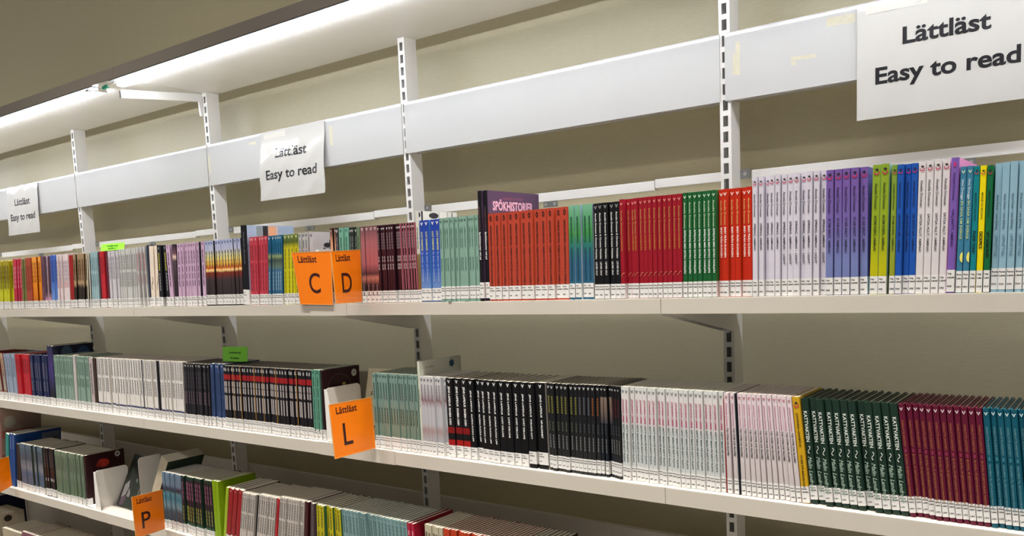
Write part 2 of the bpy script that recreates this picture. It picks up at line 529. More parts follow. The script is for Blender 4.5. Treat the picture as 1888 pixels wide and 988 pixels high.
# ------------------------------------------------------------------ laminated paper signs hung from the header panels
LAM = mat('d0cec8', 0.1, 0.015, 5.0, 0.25, coat=0.6)
for tlx, width, tilt, kk, lab in [(0.2718, 0.2955, 0.0, 'a', 'laminated white LÄTTLÄST / EASY TO READ sign, largest, at the right edge'),
                                 (-1.4985, 0.2965, 0.021, 'b', 'laminated white sign with glare over its first word, left of the second upright'),
                                 (-3.297, 0.2905, 0.021, 'c', 'small far laminated white sign at the left edge of the view')]:
    t = thing('paper_sign', lab, 'sign', (0, 0, 0), 'laminated easy-to-read signs')
    zt, hgt = 0.4795, 0.207
    ny, nz = 36, 36

    def yy(u, v, tilt=tilt, kk=kk):
        # the limp sheet clings to the panel, bulges below the tape and swings forward at the foot
        c0, wd, am = {'a': (0.03, 0.07, 0.17), 'b': (0.27, 0.11, 0.27), 'c': (0.05, 0.08, 0.18)}[kk]
        am *= 0.75 + 0.3 * math.sin(u * 5.2 + 0.3) + 0.12 * math.sin(u * 19 + v * 13)
        base = 0.0 if kk == 'a' else 0.045
        steps = 24
        y = 0.0
        for q in range(steps):
            vv = v * (q + 0.5) / steps
            y += (base + am * math.exp(-((vv - c0) / wd) ** 2)) * v / steps * hgt
        w = 0.0004 * math.sin(u * 9 + v * 5) + 0.0003 * math.sin(v * 17 + u * 11) * (0.3 if kk == 'a' else 1)
        return PY - 0.0022 - y + w

    def P3(u, v, off=0.0):
        return (tlx + u * width, yy(u, v) - off, zt - v * hgt)
    vs = [P3(i / ny, j / nz) for j in range(nz + 1) for i in range(ny + 1)]
    fs = [(j * (ny + 1) + i, (j + 1) * (ny + 1) + i, (j + 1) * (ny + 1) + i + 1, j * (ny + 1) + i + 1) for j in range(nz) for i in range(ny)]
    o = MB().add(vs, fs, LAM).build('laminated_sheet', t)
    for p in o.data.polygons:
        p.use_smooth = True
    for body, u0, u1, v0, cap in [('Lättläst', 0.265, 0.735, 0.40, 0.0295), ('Easy to read', 0.11, 0.885, 0.705, 0.0295)]:
        tx = MB()
        text_on(tx, body, lambda a, b, u0=u0, v0=v0: P3(u0 + a / width, v0 - b / hgt, 0.0005), (u1 - u0) * width, cap, INK, 0.026 if kk == 'a' else 0.02)
        tx.build('lettering', t)
    MB().add([P3(0.05, 0.02, 0.0004), P3(0.4, 0.02, 0.0004), P3(0.4, 0.1, 0.0004), P3(0.05, 0.1, 0.0004)], [(0, 3, 2, 1)], mat('dcd9cf', 0.08, 0.0, 20.0, 0.4)).build('tape_strip', t)


# ------------------------------------------------------------------ bookends and orange letter flags
def bookend(x, zs, lean, label, d=0.12, hgt=0.136, y=-0.301, flange=True):
    t = thing('bookend', label, 'bookend', (x, y, zs), 'white steel bookends')
    n = 6
    r = 0.014
    prof = [(0, 0), (d, 0), (d, hgt - r)] + [(d - r + r * math.cos(a), hgt - r + r * math.sin(a)) for a in [i * math.pi / 2 / n for i in range(1, n + 1)]]
    prof += [(r - r * math.sin(a), hgt - r + r * math.cos(a)) for a in [i * math.pi / 2 / n for i in range(n + 1)]]
    MB().prism(prof, 'x', 0.0, 0.0014, WHITE).build('side_plate', t)
    if flange:
        MB().prism([(0.0, 0.0016), (0.036, 0.0016), (0.012, hgt - 0.012), (0.006, hgt - 0.002), (0.0, hgt - 0.002)], 'y', -0.0014, -0.0001, WHITE).build('front_flange', t)
    MB().box((-0.07, 0.002, 0.0), (0.0, d, 0.00018), WHITE).build('foot', t)
    t.rotation_euler = (0, lean, 0)
    return t


bookend(-0.932, Z2, 0.0, 'white bookend between the dark maroon book and the orange L flag')
bookend(-2.17, Z3, 0.06, 'white bookend right of the dark book with red blot, lower shelf')
bookend(-1.97, Z3, 0.0, 'white bookend plate behind the leaning photo book, left of the P flag', 0.085, 0.19, -0.245, False)
bookend(-0.928, Z1, 0.0, 'white bookend mostly hidden behind the orange C flag', 0.12, 0.135)


def flag(corners, letter, label, lx, lw, lz, lh):
    """square card in a stiff sleeve; corners TL, BL, BR, TR in metres"""
    TL, BL, BR, TR = [Vector(c) for c in corners]
    t = thing('letter_flag', label, 'sign', tuple((BL + BR) / 2), 'orange letter flags')
    org = (BL + BR) / 2
    nrm = (BR - BL).cross(TL - BL).normalized()
    if nrm.y > 0 and abs(nrm.y) > abs(nrm.x):
        nrm = -nrm
    if abs(nrm.x) > abs(nrm.y) and nrm.x < 0:
        nrm = -nrm

    def P(u, v, off=0.0):
        return (TL.lerp(TR, u)).lerp(BL.lerp(BR, u), v) + nrm * off - org
    box = [(0, 1, 2, 3), (7, 6, 5, 4), (0, 4, 5, 1), (1, 5, 6, 2), (2, 6, 7, 3), (3, 7, 4, 0)]
    n = 10
    gv = [P(i / n, j / n) for j in range(n + 1) for i in range(n + 1)]
    gf = [(j * (n + 1) + i, (j + 1) * (n + 1) + i, (j + 1) * (n + 1) + i + 1, j * (n + 1) + i + 1) for j in range(n) for i in range(n)]
    o = MB().add(gv, gf, ORANGE).build('card', t)
    sd = o.modifiers.new('thick', 'SOLIDIFY')
    sd.thickness = 0.0012
    sd.offset = 0.0
    e = 0.012
    sl = MB()
    for a0, a1, b0, b1 in ((-e, 0, -e, 1 + e), (1, 1 + e, -e, 1 + e), (0, 1, 1, 1 + e), (0, 1, -e, 0)):
        q = [(a0, b0), (a0, b1), (a1, b1), (a1, b0)]
        sl.add([P(u, v, -0.0009) for u, v in q] + [P(u, v, 0.0009) for u, v in q], box, mat('e8a35c', 0.15))
    sl.build('sleeve_edge', t)
    w = (TR - TL).length
    h = (BL - TL).length
    tx = MB()
    text_on(tx, 'Lättläst', lambda a, b: P(0.13 + a / w, 0.19 - b / h, 0.0008), 0.5 * w, 0.135 * h, mat('4a1408', 0.4), 0.02)
    tx.build('lettering', t)
    if letter:
        tx = MB()
        text_on(tx, letter, lambda a, b: P(lx + a / w, lz - b / h, 0.0008), lw * w, lh * h, mat('3a0e08', 0.4), 0.008)
        tx.build('letter', t)
    return t


flag([(-1.0000, -0.3165, 0.0918), (-0.9810, -0.3155, -0.0354), (-0.8630, -0.3155, -0.038), (-0.856, -0.3165, 0.0884)], 'C', 'orange letter flag reading C, overlapping the D flag on the top shelf', 0.36, 0.32, 0.78, 0.40)
flag([(-0.7195, -0.435, 0.0827), (-0.7131, -0.435, -0.0303), (-0.7579, -0.317, -0.0327), (-0.7542, -0.317, 0.0871)], 'D', 'orange letter flag reading D, right of the C flag on the top shelf', 0.27, 0.36, 0.80, 0.40)
flag([(-0.7537, -0.44, -0.2596), (-0.7458, -0.44, -0.3812), (-0.7448, -0.317, -0.3804), (-0.7489, -0.317, -0.2603)], 'L', 'orange letter flag reading L, sticking out from the middle shelf', 0.25, 0.22, 0.80, 0.44)
flag([(-1.6588, -0.44, -0.5909), (-1.6563, -0.44, -0.7141), (-1.7125, -0.317, -0.7273), (-1.7078, -0.317, -0.6036)], 'P', 'orange letter flag reading P, sticking out from the lower shelf', 0.24, 0.30, 0.82, 0.42)
flag([(-2.7494, -0.44, -0.6105), (-2.7511, -0.44, -0.7502), (-2.7935, -0.317, -0.7215), (-2.7939, -0.317, -0.6074)], '', 'orange letter flag cut off by the left edge, lower shelf', 0.05, 0.2, 0.80, 0.42)


def clip_sleeve(x0, x1, zt, zb, label):
    t = thing('lip_cover', label, 'cover', (0, 0, 0), 'white lip covers holding the letter flags')
    MB().box((x0, LIP_Y - 0.0012, zb - 0.0004), (x1, LIP_Y - 0.0002, zt + 0.0012), SHELF).box((x0, LIP_Y - 0.0002, zt + 0.0002), (x1, LIP_Y + 0.003, zt + 0.0012), SHELF).build('cover_strip', t)


clip_sleeve(-0.9503, -0.819, Z1, Z1B, 'thin white cover on the shelf edge below the C and D flags')
clip_sleeve(-0.9532, -0.6862, Z2, Z2B, 'thin white cover on the shelf edge behind the L flag')
clip_sleeve(-2.2115, -1.66, Z3, Z3B, 'thin white cover on the shelf edge behind the P flag')


# green paper flags resting on the books
def green_flag(x, y, z, w, h, dark, label, rot):
    t = thing('green_flag', label, 'flag', (x, y, z), 'green paper flags')
    t.rotation_euler = (0, 0, rot)
    col = mat(dark, 0.5, 0.03)
    n = 10

    def P(u, v, off=0.0):
        return (u * w, 0.016 * (1 - math.cos(u * 2.2 - 0.4)) * 0.5 - off + 0.004 * v, v * h)
    vs = [P(i / n, j) for j in (0, 1) for i in range(n + 1)]
    fs = [(i, i + 1, n + 2 + i, n + 1 + i) for i in range(n)]
    o = MB().add(vs, fs, col).build('card', t)
    sd = o.modifiers.new('s', 'SOLIDIFY')
    sd.thickness = 0.0006
    MB().box((0.002, 0.003, 0.0), (w * 0.9, 0.03, 0.0008), col).build('foot', t)
    tx = MB()
    text_on(tx, 'Avdelning', lambda a, b: P(0.3 + a / w, 0.55 + b / h, 0.0008), w * 0.46, 0.0062, mat('1c3a10', 0.5), 0.01)
    text_on(tx, 'lättläst', lambda a, b: P(0.36 + a / w, 0.18 + b / h, 0.0008), w * 0.34, 0.0062, mat('1c3a10', 0.5), 0.01)
    tx.build('lettering', t)


green_flag(-2.003, -0.285, Z1 + 0.1815, 0.128, 0.022, '8fe83c', 'pale green paper flag on top of the ice blue books', 0.0)
green_flag(-1.415, -0.262, Z2 + 0.1865, 0.098, 0.042, '6cb82a', 'curled green paper flag on top of the blue books, middle shelf', 0.05)

# shelf level, style, count, left x, right x, lean at left, lean at right, height, what, where
SEGMENTS = [
    (1, 'yellow_photo', 8, -2.7878, -2.6336, 0.181, 0.161, 0.1801,
     'yellow-green paperback', 'at the far left end of the top book shelf'),
    (1, 'magenta', 5, -2.6290, -2.5488, 0.161, 0.159, 0.1829,
     'magenta-crimson paperback', 'right of the yellow books, top shelf'),
    (1, 'olive', 2, -2.5488, -2.5187, 0.159, 0.133, 0.1806,
     'dull olive paperback', 'right of the magenta books, top shelf'),
    (1, 'terracotta', 3, -2.5182, -2.4710, 0.130, 0.105, 0.1811,
     'terracotta red-brown paperback', 'left of the orange photo books, top shelf'),
    (1, 'orange_photo', 5, -2.4710, -2.3984, 0.118, 0.108, 0.1823,
     'bright orange paperback with darker foot', 'top shelf, far left'),
    (1, 'mauve', 2, -2.3984, -2.3668, 0.119, 0.114, 0.1818,
     'dusky mauve paperback', 'right of the orange photo books'),
    (1, 'aubergine', 2, -2.3668, -2.3319, 0.114, 0.120, 0.1812,
     'dark aubergine paperback', 'left of the blue books at far left'),
    (1, 'blue_plain', 3, -2.3319, -2.2770, 0.121, 0.112, 0.1820,
     'bright blue paperback', 'at the far left of the top shelf'),
    (1, 'pink_white', 7, -2.2770, -2.1905, 0.124, 0.090, 0.1824,
     'pinkish white paperback with faint text', 'top shelf, beside bright blue books'),
    (1, 'dark_red', 2, -2.1874, -2.1614, 0.112, 0.113, 0.1761,
     'dark red spine book', 'between pinkish white and brown photo books'),
    (1, 'cafe_photo', 5, -2.1614, -2.0728, 0.115, 0.148, 0.1786,
     'brown photo paperback with black foot', 'below the fourth upright, top shelf'),
    (1, 'cream_thin', 2, -2.0728, -2.0481, 0.148, 0.088, 0.1769,
     'thin cream book with dark edge', 'left of the ice blue books'),
    (1, 'ice_blue', 5, -2.0481, -1.9969, 0.088, 0.078, 0.1807,
     'ice blue paperback', 'below the green flag, top shelf'),
    (1, 'dark_maroon', 1, -1.9969, -1.9795, 0.088, 0.058, 0.1791,
     'near-black maroon book', 'between ice blue and plain red books, top shelf'),
    (1, 'red_plain', 2, -1.9795, -1.9486, 0.058, 0.057, 0.1789,
     'plain red paperback', 'below the pale green flag, top shelf'),
    (1, 'maroon_photo', 1, -1.9486, -1.9258, 0.057, 0.062, 0.1784,
     'mottled maroon book', 'right of two plain red books, top shelf'),
    (1, 'lavender_grey', 4, -1.9258, -1.8681, 0.062, 0.054, 0.1773,
     'lavender grey paperback', 'right of the green flag, top shelf'),
    (1, 'silver_pale', 10, -1.8681, -1.7526, 0.056, 0.070, 0.1797,
     'silvery grey paperback with grey text', 'top shelf, left of pink-lettered ones'),
    (1, 'silver_pink', 5, -1.7526, -1.7002, 0.071, 0.003, 0.1814,
     'silvery paperback with faint pink lettering', 'top shelf, left third'),
    (1, 'navy_thin', 1, -1.7002, -1.6895, 0.022, 0.062, 0.1845,
     'thin navy book', 'left of the cream spines, top shelf'),
    (1, 'cream_drawing', 2, -1.6895, -1.6416, 0.077, 0.083, 0.1802,
     'cream spine with a thin line drawing', 'top shelf, left of black books'),
    (1, 'black_yellow', 2, -1.6401, -1.5817, 0.083, 0.008, 0.1793,
     'black spine with yellow title', 'top shelf, right of the cream spines'),
    (1, 'lilac_single', 1, -1.5805, -1.5588, 0.006, -0.002, 0.1783,
     'lone lilac paperback', 'left of the dark starry spine, top shelf'),
    (1, 'plum_photo', 1, -1.5588, -1.5390, 0.008, 0.078, 0.1792,
     'dark starry spine with one light spot', 'between two lilac books, top shelf'),
    (1, 'lilac_single', 1, -1.5390, -1.5199, 0.086, 0.080, 0.1785,
     'lone lilac paperback', 'right of the dark starry spine, top shelf'),
    (1, 'lilac_run', 6, -1.5165, -1.4292, 0.077, 0.073, 0.1793,
     'lilac paperback with dark title line', 'in the main lilac run, top shelf'),
    (1, 'night_thin', 1, -1.4292, -1.4215, 0.080, 0.067, 0.1791,
     'thin near-black book', 'splitting the lilac run, top shelf'),
    (1, 'lilac_single', 1, -1.4215, -1.4019, 0.074, 0.060, 0.1799,
     'lilac paperback', 'against the sunset spines, top shelf'),
    (1, 'sunset', 11, -1.4006, -1.2289, 0.075, 0.029, 0.1790,
     'sunset-coloured spine fading to black', 'top shelf, below the third upright'),
    (1, 'black_tall', 1, -1.2289, -1.2012, 0.046, 0.054, 0.2110,
     'tall black book with pale photo cover showing', 'right of the sunset spines'),
    (1, 'rose_red', 6, -1.2012, -1.1213, 0.068, 0.096, 0.1781,
     'rose red paperback', 'in front of the tall pale photo cover'),
    (1, 'petrol', 5, -1.1202, -1.0599, 0.102, 0.085, 0.1769,
     'petrol blue paperback with greenish band', 'top shelf, left of the C flag'),
    (1, 'yellow_olive', 4, -1.0588, -0.9963, 0.085, 0.081, 0.1760,
     'yellow paperback with olive peak', 'top shelf, beside the orange C flag'),
    (1, 'grey_white', 3, -0.9963, -0.9564, 0.087, 0.061, 0.1770,
     'grey-white paperback', 'behind the orange C flag'),
    (1, 'drawing_cover', 1, -0.9564, -0.9379, 0.067, 0.049, 0.1773,
     'white book with black plant drawing on cover', 'above the orange C flag'),
    (1, 'black_peach', 2, -0.8725, -0.8539, 0.016, 0.031, 0.1815,
     'black spine with peach stripe', 'above the orange D flag, leftmost there'),
    (1, 'dark_grey_v', 1, -0.8539, -0.8403, 0.031, 0.039, 0.1810,
     'dark grey-brown spine', 'left of two jade spines above the D flag'),
    (1, 'jade_thin', 2, -0.8403, -0.8096, 0.045, 0.042, 0.1795,
     'jade green spine', 'above the orange D flag, top shelf'),
    (1, 'dark_green_v', 3, -0.8096, -0.7794, 0.043, 0.038, 0.1788,
     'blackish green spine', 'above the right half of the D flag'),
    (1, 'olive_green', 1, -0.7794, -0.7673, 0.038, 0.035, 0.1781,
     'grey-olive spine', 'at the right edge of the D flag'),
    (1, 'dusky_pink', 4, -0.7664, -0.7064, 0.035, 0.027, 0.1776,
     'dusky pink spine darkening at the foot', 'right of the orange D flag'),
    (1, 'plum_dark', 8, -0.7064, -0.6365, 0.027, 0.014, 0.1770,
     'dark plum spine with grey title blocks', 'top shelf, left of pink-edged ones'),
    (1, 'plum_pink', 6, -0.6365, -0.5860, 0.014, 0.002, 0.1767,
     'dark plum spine beside a pink edge', 'left of the second upright, top shelf'),
    (1, 'white_blobs', 1, -0.5860, -0.5761, 0.011, 0.027, 0.2005,
     'tall white book with black blobs on cover', 'behind the blue spines, top shelf'),
    (1, 'sky_blue', 4, -0.5761, -0.5133, 0.027, 0.018, 0.1784,
     'royal blue spine with cloudy foot', 'top shelf, right of the second upright'),
    (1, 'sage', 11, -0.5133, -0.4066, 0.027, 0.021, 0.1792,
     'sage green paperback', 'top shelf, left of the tall black ghost books'),
    (1, 'black_ghost', 2, -0.4066, -0.3825, 0.021, 0.014, 0.2276,
     'tall black ghost-story hardback', 'top shelf, beside the orange-red run'),
    (1, 'orange_pony', 12, -0.3813, -0.1855, 0.025, 0.022, 0.1787,
     'brick orange paperback with thin black title', 'top shelf, centre'),
    (1, 'meadow', 4, -0.1836, -0.1282, 0.023, 0.012, 0.1796,
     'green paperback turning blue below', 'between orange and black books, top shelf'),
    (1, 'black_lever', 5, -0.1276, -0.0689, 0.012, 0.008, 0.1790,
     'black paperback with white title', 'between green-blue and crimson books, top shelf'),
    (1, 'crimson', 13, -0.0688, 0.0553, 0.009, 0.015, 0.1819,
     'crimson paperback with gold title', 'top shelf, right of centre'),
    (1, 'green_apple', 7, 0.0555, 0.1206, 0.017, 0.007, 0.1825,
     'grass green paperback with white title', 'top shelf, left of orange-red ones'),
    (1, 'red_brev', 6, 0.1208, 0.1833, 0.009, 0.006, 0.1824,
     'orange-red paperback with white title', 'top shelf, below the nearest upright'),
    (1, 'lilac_spring', 5, 0.1838, 0.2303, 0.008, 0.009, 0.1968,
     'pale lilac-grey book with the short title', 'top shelf, beside orange-red ones'),
    (1, 'lilac_light', 7, 0.2305, 0.3028, 0.009, 0.010, 0.1967,
     'pale lilac-grey book with the long title', 'top shelf, beside violet ones'),
    (1, 'violet', 5, 0.3030, 0.3660, 0.010, 0.001, 0.1955,
     'violet spine book', 'top shelf, left of the lime green ones'),
    (1, 'lime', 2, 0.3688, 0.3944, 0.024, 0.022, 0.1962,
     'lime green book with pale blue cover edge', 'top shelf, right of violet ones'),
    (1, 'lime_last', 1, 0.3971, 0.4057, 0.018, 0.019, 0.1934,
     'lime green book', 'touching the royal blue ones, top shelf'),
    (1, 'royal_blue', 3, 0.4060, 0.4342, 0.018, 0.018, 0.1930,
     'royal blue book', 'between lime and white books, top shelf'),
    (1, 'white_satsa', 4, 0.4343, 0.4763, 0.019, 0.022, 0.1945,
     'white spine with grey title', 'top shelf, left of the purple book'),
    (1, 'purple_valj', 1, 0.4766, 0.4878, 0.022, 0.027, 0.1948,
     'purple book with pink cover showing', 'right of four white spines, top shelf'),
    (1, 'steel_saga', 2, 0.4883, 0.5056, 0.028, 0.026, 0.1810,
     'steel blue book with small yellow moon', 'top shelf, right of the purple book'),
    (1, 'teal_duedahl', 1, 0.5057, 0.5149, 0.025, 0.020, 0.1802,
     'teal book with black lower title', 'left of the yellow spine, top shelf'),
    (1, 'yellow_duedahl', 1, 0.5150, 0.5235, 0.019, 0.021, 0.1798,
     'bright yellow spine with black lower title', 'between teal and green books, top shelf'),
    (1, 'green_duedahl', 1, 0.5237, 0.5325, 0.020, 0.016, 0.1793,
     'deep green spine with black lower title', 'right of the yellow spine, top shelf'),
    (1, 'pale_blue_uppu', 6, 0.5328, 0.5931, 0.021, 0.013, 0.1814,
     'pale blue book with outlined title', 'right end of the top shelf'),
    (2, 'peach_photo', 10, -2.9833, -2.7921, -0.084, -0.027, 0.1789,
     'peach photo paperback', 'at the far left of the middle shelf'),
    (2, 'silver_blue', 6, -2.7878, -2.6980, -0.044, 0.032, 0.1784,
     'silvery blue paperback', 'middle shelf, left of the plain red ones'),
    (2, 'red_plain', 6, -2.6939, -2.5876, 0.024, 0.063, 0.1796,
     'plain red paperback', 'middle shelf, far left'),
    (2, 'navy_text', 10, -2.5832, -2.4475, 0.063, 0.073, 0.1804,
     'navy paperback with grey title blocks', 'middle shelf, left of the tall indigo books'),
    (2, 'indigo_tall', 2, -2.4454, -2.3997, 0.061, 0.080, 0.2148,
     'tall indigo book, dark blue-shape cover', 'middle shelf, left of sage ones'),
    (2, 'sage_far', 8, -2.3956, -2.2581, 0.057, 0.051, 0.1822,
     'sage green paperback', 'middle shelf, just right of the tall indigo books'),
    (2, 'white_thin', 1, -2.2573, -2.2383, 0.081, 0.083, 0.1863,
     'thin white book', 'between two sage green runs, middle shelf'),
    (2, 'sage_far', 6, -2.2345, -2.1420, 0.091, 0.048, 0.1831,
     'sage green paperback', 'middle shelf, left of a thin pinkish book'),
    (2, 'pink_thin', 1, -2.1409, -2.1162, 0.049, 0.045, 0.1800,
     'thin pinkish white book', 'left of the dark brown one, middle shelf'),
    (2, 'dark_brown', 1, -2.1155, -2.0961, 0.051, 0.075, 0.1807,
     'dark brown book', 'left of the long white run, middle shelf'),
    (2, 'white_run', 17, -2.0943, -1.8079, 0.075, 0.033, 0.1824,
     'white paperback with grey title', 'first white run, middle shelf'),
    (2, 'night_thin', 1, -1.8079, -1.8002, 0.041, 0.042, 0.1821,
     'thin dark book', 'between first and second white runs, middle shelf'),
    (2, 'white_run', 6, -1.7993, -1.7231, 0.046, 0.048, 0.1825,
     'white paperback with grey title', 'second white run, middle shelf'),
    (2, 'night_thin', 1, -1.7231, -1.7145, 0.055, 0.050, 0.1813,
     'thin dark book', 'between second and third white runs, middle shelf'),
    (2, 'white_run', 12, -1.7138, -1.5809, 0.048, 0.076, 0.1835,
     'white paperback with grey title', 'third white run, middle shelf'),
    (2, 'black_dim', 11, -1.5801, -1.4448, 0.074, 0.066, 0.1804,
     'blackish paperback with dim title', 'middle shelf, left of blue ones'),
    (2, 'blue_run', 4, -1.4435, -1.3777, 0.069, 0.064, 0.1828,
     'slate blue paperback', 'below the green flag, middle shelf'),
    (2, 'black_redband', 32, -1.3756, -0.9894, 0.053, 0.034, 0.1793,
     'black spine with red band, grey title', 'middle shelf, left of bookend'),
    (2, 'jade_far', 2, -0.9889, -0.9590, 0.038, 0.035, 0.1813,
     'jade green book', 'just left of the bookend, middle shelf'),
    (2, 'maroon_cover', 1, -0.9586, -0.9475, 0.038, 0.023, 0.1806,
     'dark maroon book with round emblem on cover', 'against the white bookend, middle shelf'),
    (2, 'jade_run', 14, -0.7614, -0.6158, 0.003, 0.006, 0.1813,
     'greyish jade paperback', 'right of the orange L flag, middle shelf'),
    (2, 'white_tall', 1, -0.6155, -0.6081, 0.004, 0.004, 0.2128,
     'tall white book with blue flower mark on cover', 'behind marbled books, middle shelf'),
    (2, 'white_marble', 7, -0.6078, -0.5301, 0.002, 0.002, 0.1797,
     'white spine with pinkish marbling', 'middle shelf, right of the jade run'),
    (2, 'black_snabba', 3, -0.5293, -0.4643, 0.002, -0.014, 0.1790,
     'black spine with two red foot bands', 'middle shelf, right of marbled ones'),
    (2, 'black_aldrig', 5, -0.4640, -0.3805, -0.013, -0.004, 0.1787,
     'plain black paperback with longer white title', 'middle shelf, right of red-banded ones'),
    (2, 'black_livet', 4, -0.3802, -0.3060, -0.003, 0.003, 0.1788,
     'black paperback with shorter white title', 'middle shelf, centre'),
    (2, 'black_paradis', 1, -0.3055, -0.2838, 0.002, -0.011, 0.1790,
     'black paperback with white title', 'left of the widest black spine and pale sliver, middle shelf'),
    (2, 'black_vip', 1, -0.2810, -0.2565, -0.015, -0.008, 0.1799,
     'widest black spine with small white title', 'left of the charcoal run, middle shelf'),
    (2, 'charcoal_yellow', 7, -0.2546, -0.1822, -0.016, 0.010, 0.1799,
     'charcoal spine with olive-yellow author line', 'middle shelf, beside widest black one'),
    (2, 'charcoal_plain', 3, -0.1822, -0.1523, 0.010, 0.013, 0.1808,
     'charcoal spine with dim grey title', 'middle of the charcoal run'),
    (2, 'charcoal_orange', 2, -0.1523, -0.1326, 0.013, 0.014, 0.1809,
     'charcoal spine with orange author line', 'charcoal run, middle shelf'),
    (2, 'charcoal_photo', 3, -0.1326, -0.1037, 0.014, -0.021, 0.1809,
     'charcoal spine with pale brown patch', 'charcoal run, middle shelf'),
    (2, 'charcoal_red', 3, -0.1037, -0.0847, -0.021, 0.002, 0.1809,
     'charcoal spine, dark red author line', 'left of white run, middle shelf'),
    (2, 'white_limme', 22, -0.0844, 0.1253, 0.003, -0.019, 0.1811,
     'white spine with pink author line', 'middle shelf, right of charcoal ones'),
    (2, 'red_sliver', 1, 0.1255, 0.1288, -0.020, -0.025, 0.1698,
     'thin red book edge', 'between the white and pale pink spines, middle shelf'),
    (2, 'pink_tid', 2, 0.1291, 0.1507, -0.023, -0.042, 0.1805,
     'pale pink-white spine with black title', 'left of the navy sliver, middle shelf'),
    (2, 'navy_sliver', 1, 0.1509, 0.1534, -0.041, -0.040, 0.1796,
     'thin navy book edge', 'splitting the pale pink spines, middle shelf'),
    (2, 'pink_tid', 11, 0.1536, 0.2608, -0.032, -0.097, 0.1805,
     'pale pink-white spine with black title', 'left of the gold spine, middle shelf'),
    (2, 'gold', 1, 0.2611, 0.2742, -0.097, -0.092, 0.1803,
     'gold spine', 'between pale pink and dark green books, middle shelf'),
    (2, 'dark_green', 12, 0.2744, 0.4277, -0.093, -0.109, 0.1784,
     'dark green hardback with white title', 'middle shelf, right of the gold spine'),
    (2, 'wine', 12, 0.4279, 0.5396, -0.109, -0.085, 0.1783,
     'wine red hardback', 'middle shelf, right of the dark green ones'),
    (2, 'teal_blue', 8, 0.5400, 0.6128, -0.085, -0.096, 0.1785,
     'teal blue hardback', 'at the right end of the middle shelf'),
    (3, 'teal_tall', 1, -2.8920, -2.8625, 0.217, 0.215, 0.2130,
     'tall turquoise book', 'at the far left of the lower shelf'),
    (3, 'blue_tall', 2, -2.8625, -2.8093, 0.222, 0.201, 0.2153,
     'tall deep blue book', 'far left of the lower shelf'),
    (3, 'dark_brown', 2, -2.8069, -2.7664, 0.187, 0.110, 0.1768,
     'dark brown spine', 'between tall blue and grey-blue books, lower shelf'),
    (3, 'greyblue_run', 11, -2.7523, -2.5619, 0.058, 0.060, 0.1814,
     'grey-blue paperback', 'lower shelf, left of black ones'),
    (3, 'black_far3', 6, -2.5576, -2.4717, 0.047, 0.059, 0.1831,
     'black paperback with small white mark', 'lower shelf, right of the grey-blue ones'),
    (3, 'greygreen_run', 13, -2.4675, -2.2486, 0.052, 0.051, 0.1801,
     'greyish green paperback', 'lower shelf, left of the bookend'),
    (3, 'maroon_red_cover', 1, -2.2478, -2.2332, 0.049, 0.042, 0.1826,
     'dark book with red blot and round emblem', 'against the bookend, lower shelf'),
    (3, 'skyband', 8, -1.7412, -1.6423, 0.033, 0.073, 0.1807,
     'light blue spine with dark and teal bands', 'lower shelf, beside the P flag'),
    (3, 'darkpink_text', 12, -1.6408, -1.4764, 0.071, 0.031, 0.1807,
     'dark spine with pink and lime titles', 'lower shelf, left of lime books'),
    (3, 'lime_far', 2, -1.4732, -1.4417, 0.019, 0.040, 0.1837,
     'lime green book leaning left', 'lower shelf, against the dark titled spines'),
    (3, 'lime_lean', 1, -1.4373, -1.4240, 0.216, 0.216, 0.1739,
     'lime green book leaning right', 'against the red books, lower shelf'),
    (3, 'red_lean', 3, -1.4234, -1.3626, 0.243, 0.242, 0.1735,
     'red spine leaning right', 'lower shelf, between lime and white books'),
    (3, 'white3', 6, -1.3611, -1.2935, 0.235, 0.206, 0.1693,
     'white paperback', 'lower shelf, right of the leaning red books'),
    (3, 'night_thin', 1, -1.2930, -1.2822, 0.211, 0.227, 0.1680,
     'dark slate book', 'inside the white run, lower shelf'),
    (3, 'white3', 7, -1.2809, -1.2012, 0.224, 0.211, 0.1734,
     'white paperback', 'lower shelf, between dark slate and thin red books'),
    (3, 'red_plain', 1, -1.2002, -1.1915, 0.213, 0.224, 0.1724,
     'thin red book', 'inside the white run, lower shelf'),
    (3, 'white3', 10, -1.1883, -1.0732, 0.210, 0.154, 0.1780,
     'white paperback', 'lower shelf, left of the narrow maroon book'),
    (3, 'maroon3', 1, -1.0730, -1.0569, 0.159, 0.143, 0.1778,
     'narrow maroon book', 'left of the mauve-grey spines, lower shelf'),
    (3, 'mauve3', 3, -1.0566, -1.0143, 0.148, 0.067, 0.1748,
     'mauve-grey spine', 'lower shelf, left of the yellow ones'),
    (3, 'yellow3', 6, -1.0131, -0.9069, 0.066, -0.000, 0.1740,
     'bright yellow spine', 'lower shelf, left of the pale teal run'),
    (3, 'paleteal3', 18, -0.9051, -0.6717, -0.007, -0.020, 0.1757,
     'pale teal paperback', 'lower shelf, right of the yellow ones'),
    (3, 'crimson_tall', 2, -0.6651, -0.6434, -0.058, -0.032, 0.1747,
     'crimson book standing proud of its neighbours', 'lower shelf, right of pale teal'),
    (3, 'cream3', 5, -0.6236, -0.5630, 0.010, 0.010, 0.1780,
     'cream paperback', 'lower shelf, between crimson and orange books'),
    (3, 'orange3', 21, -0.5620, -0.3490, 0.010, 0.000, 0.1780,
     'orange-red paperback', 'lower shelf, right end of the picture'),
    (3, 'grey3', 3, -0.3480, -0.3180, 0.000, 0.000, 0.1780,
     'grey paperback', 'lower shelf, between orange and black books'),
    (3, 'black3', 4, -0.3170, -0.2720, 0.000, 0.000, 0.1780,
     'black paperback', 'at the right end of the lower shelf row'),
]

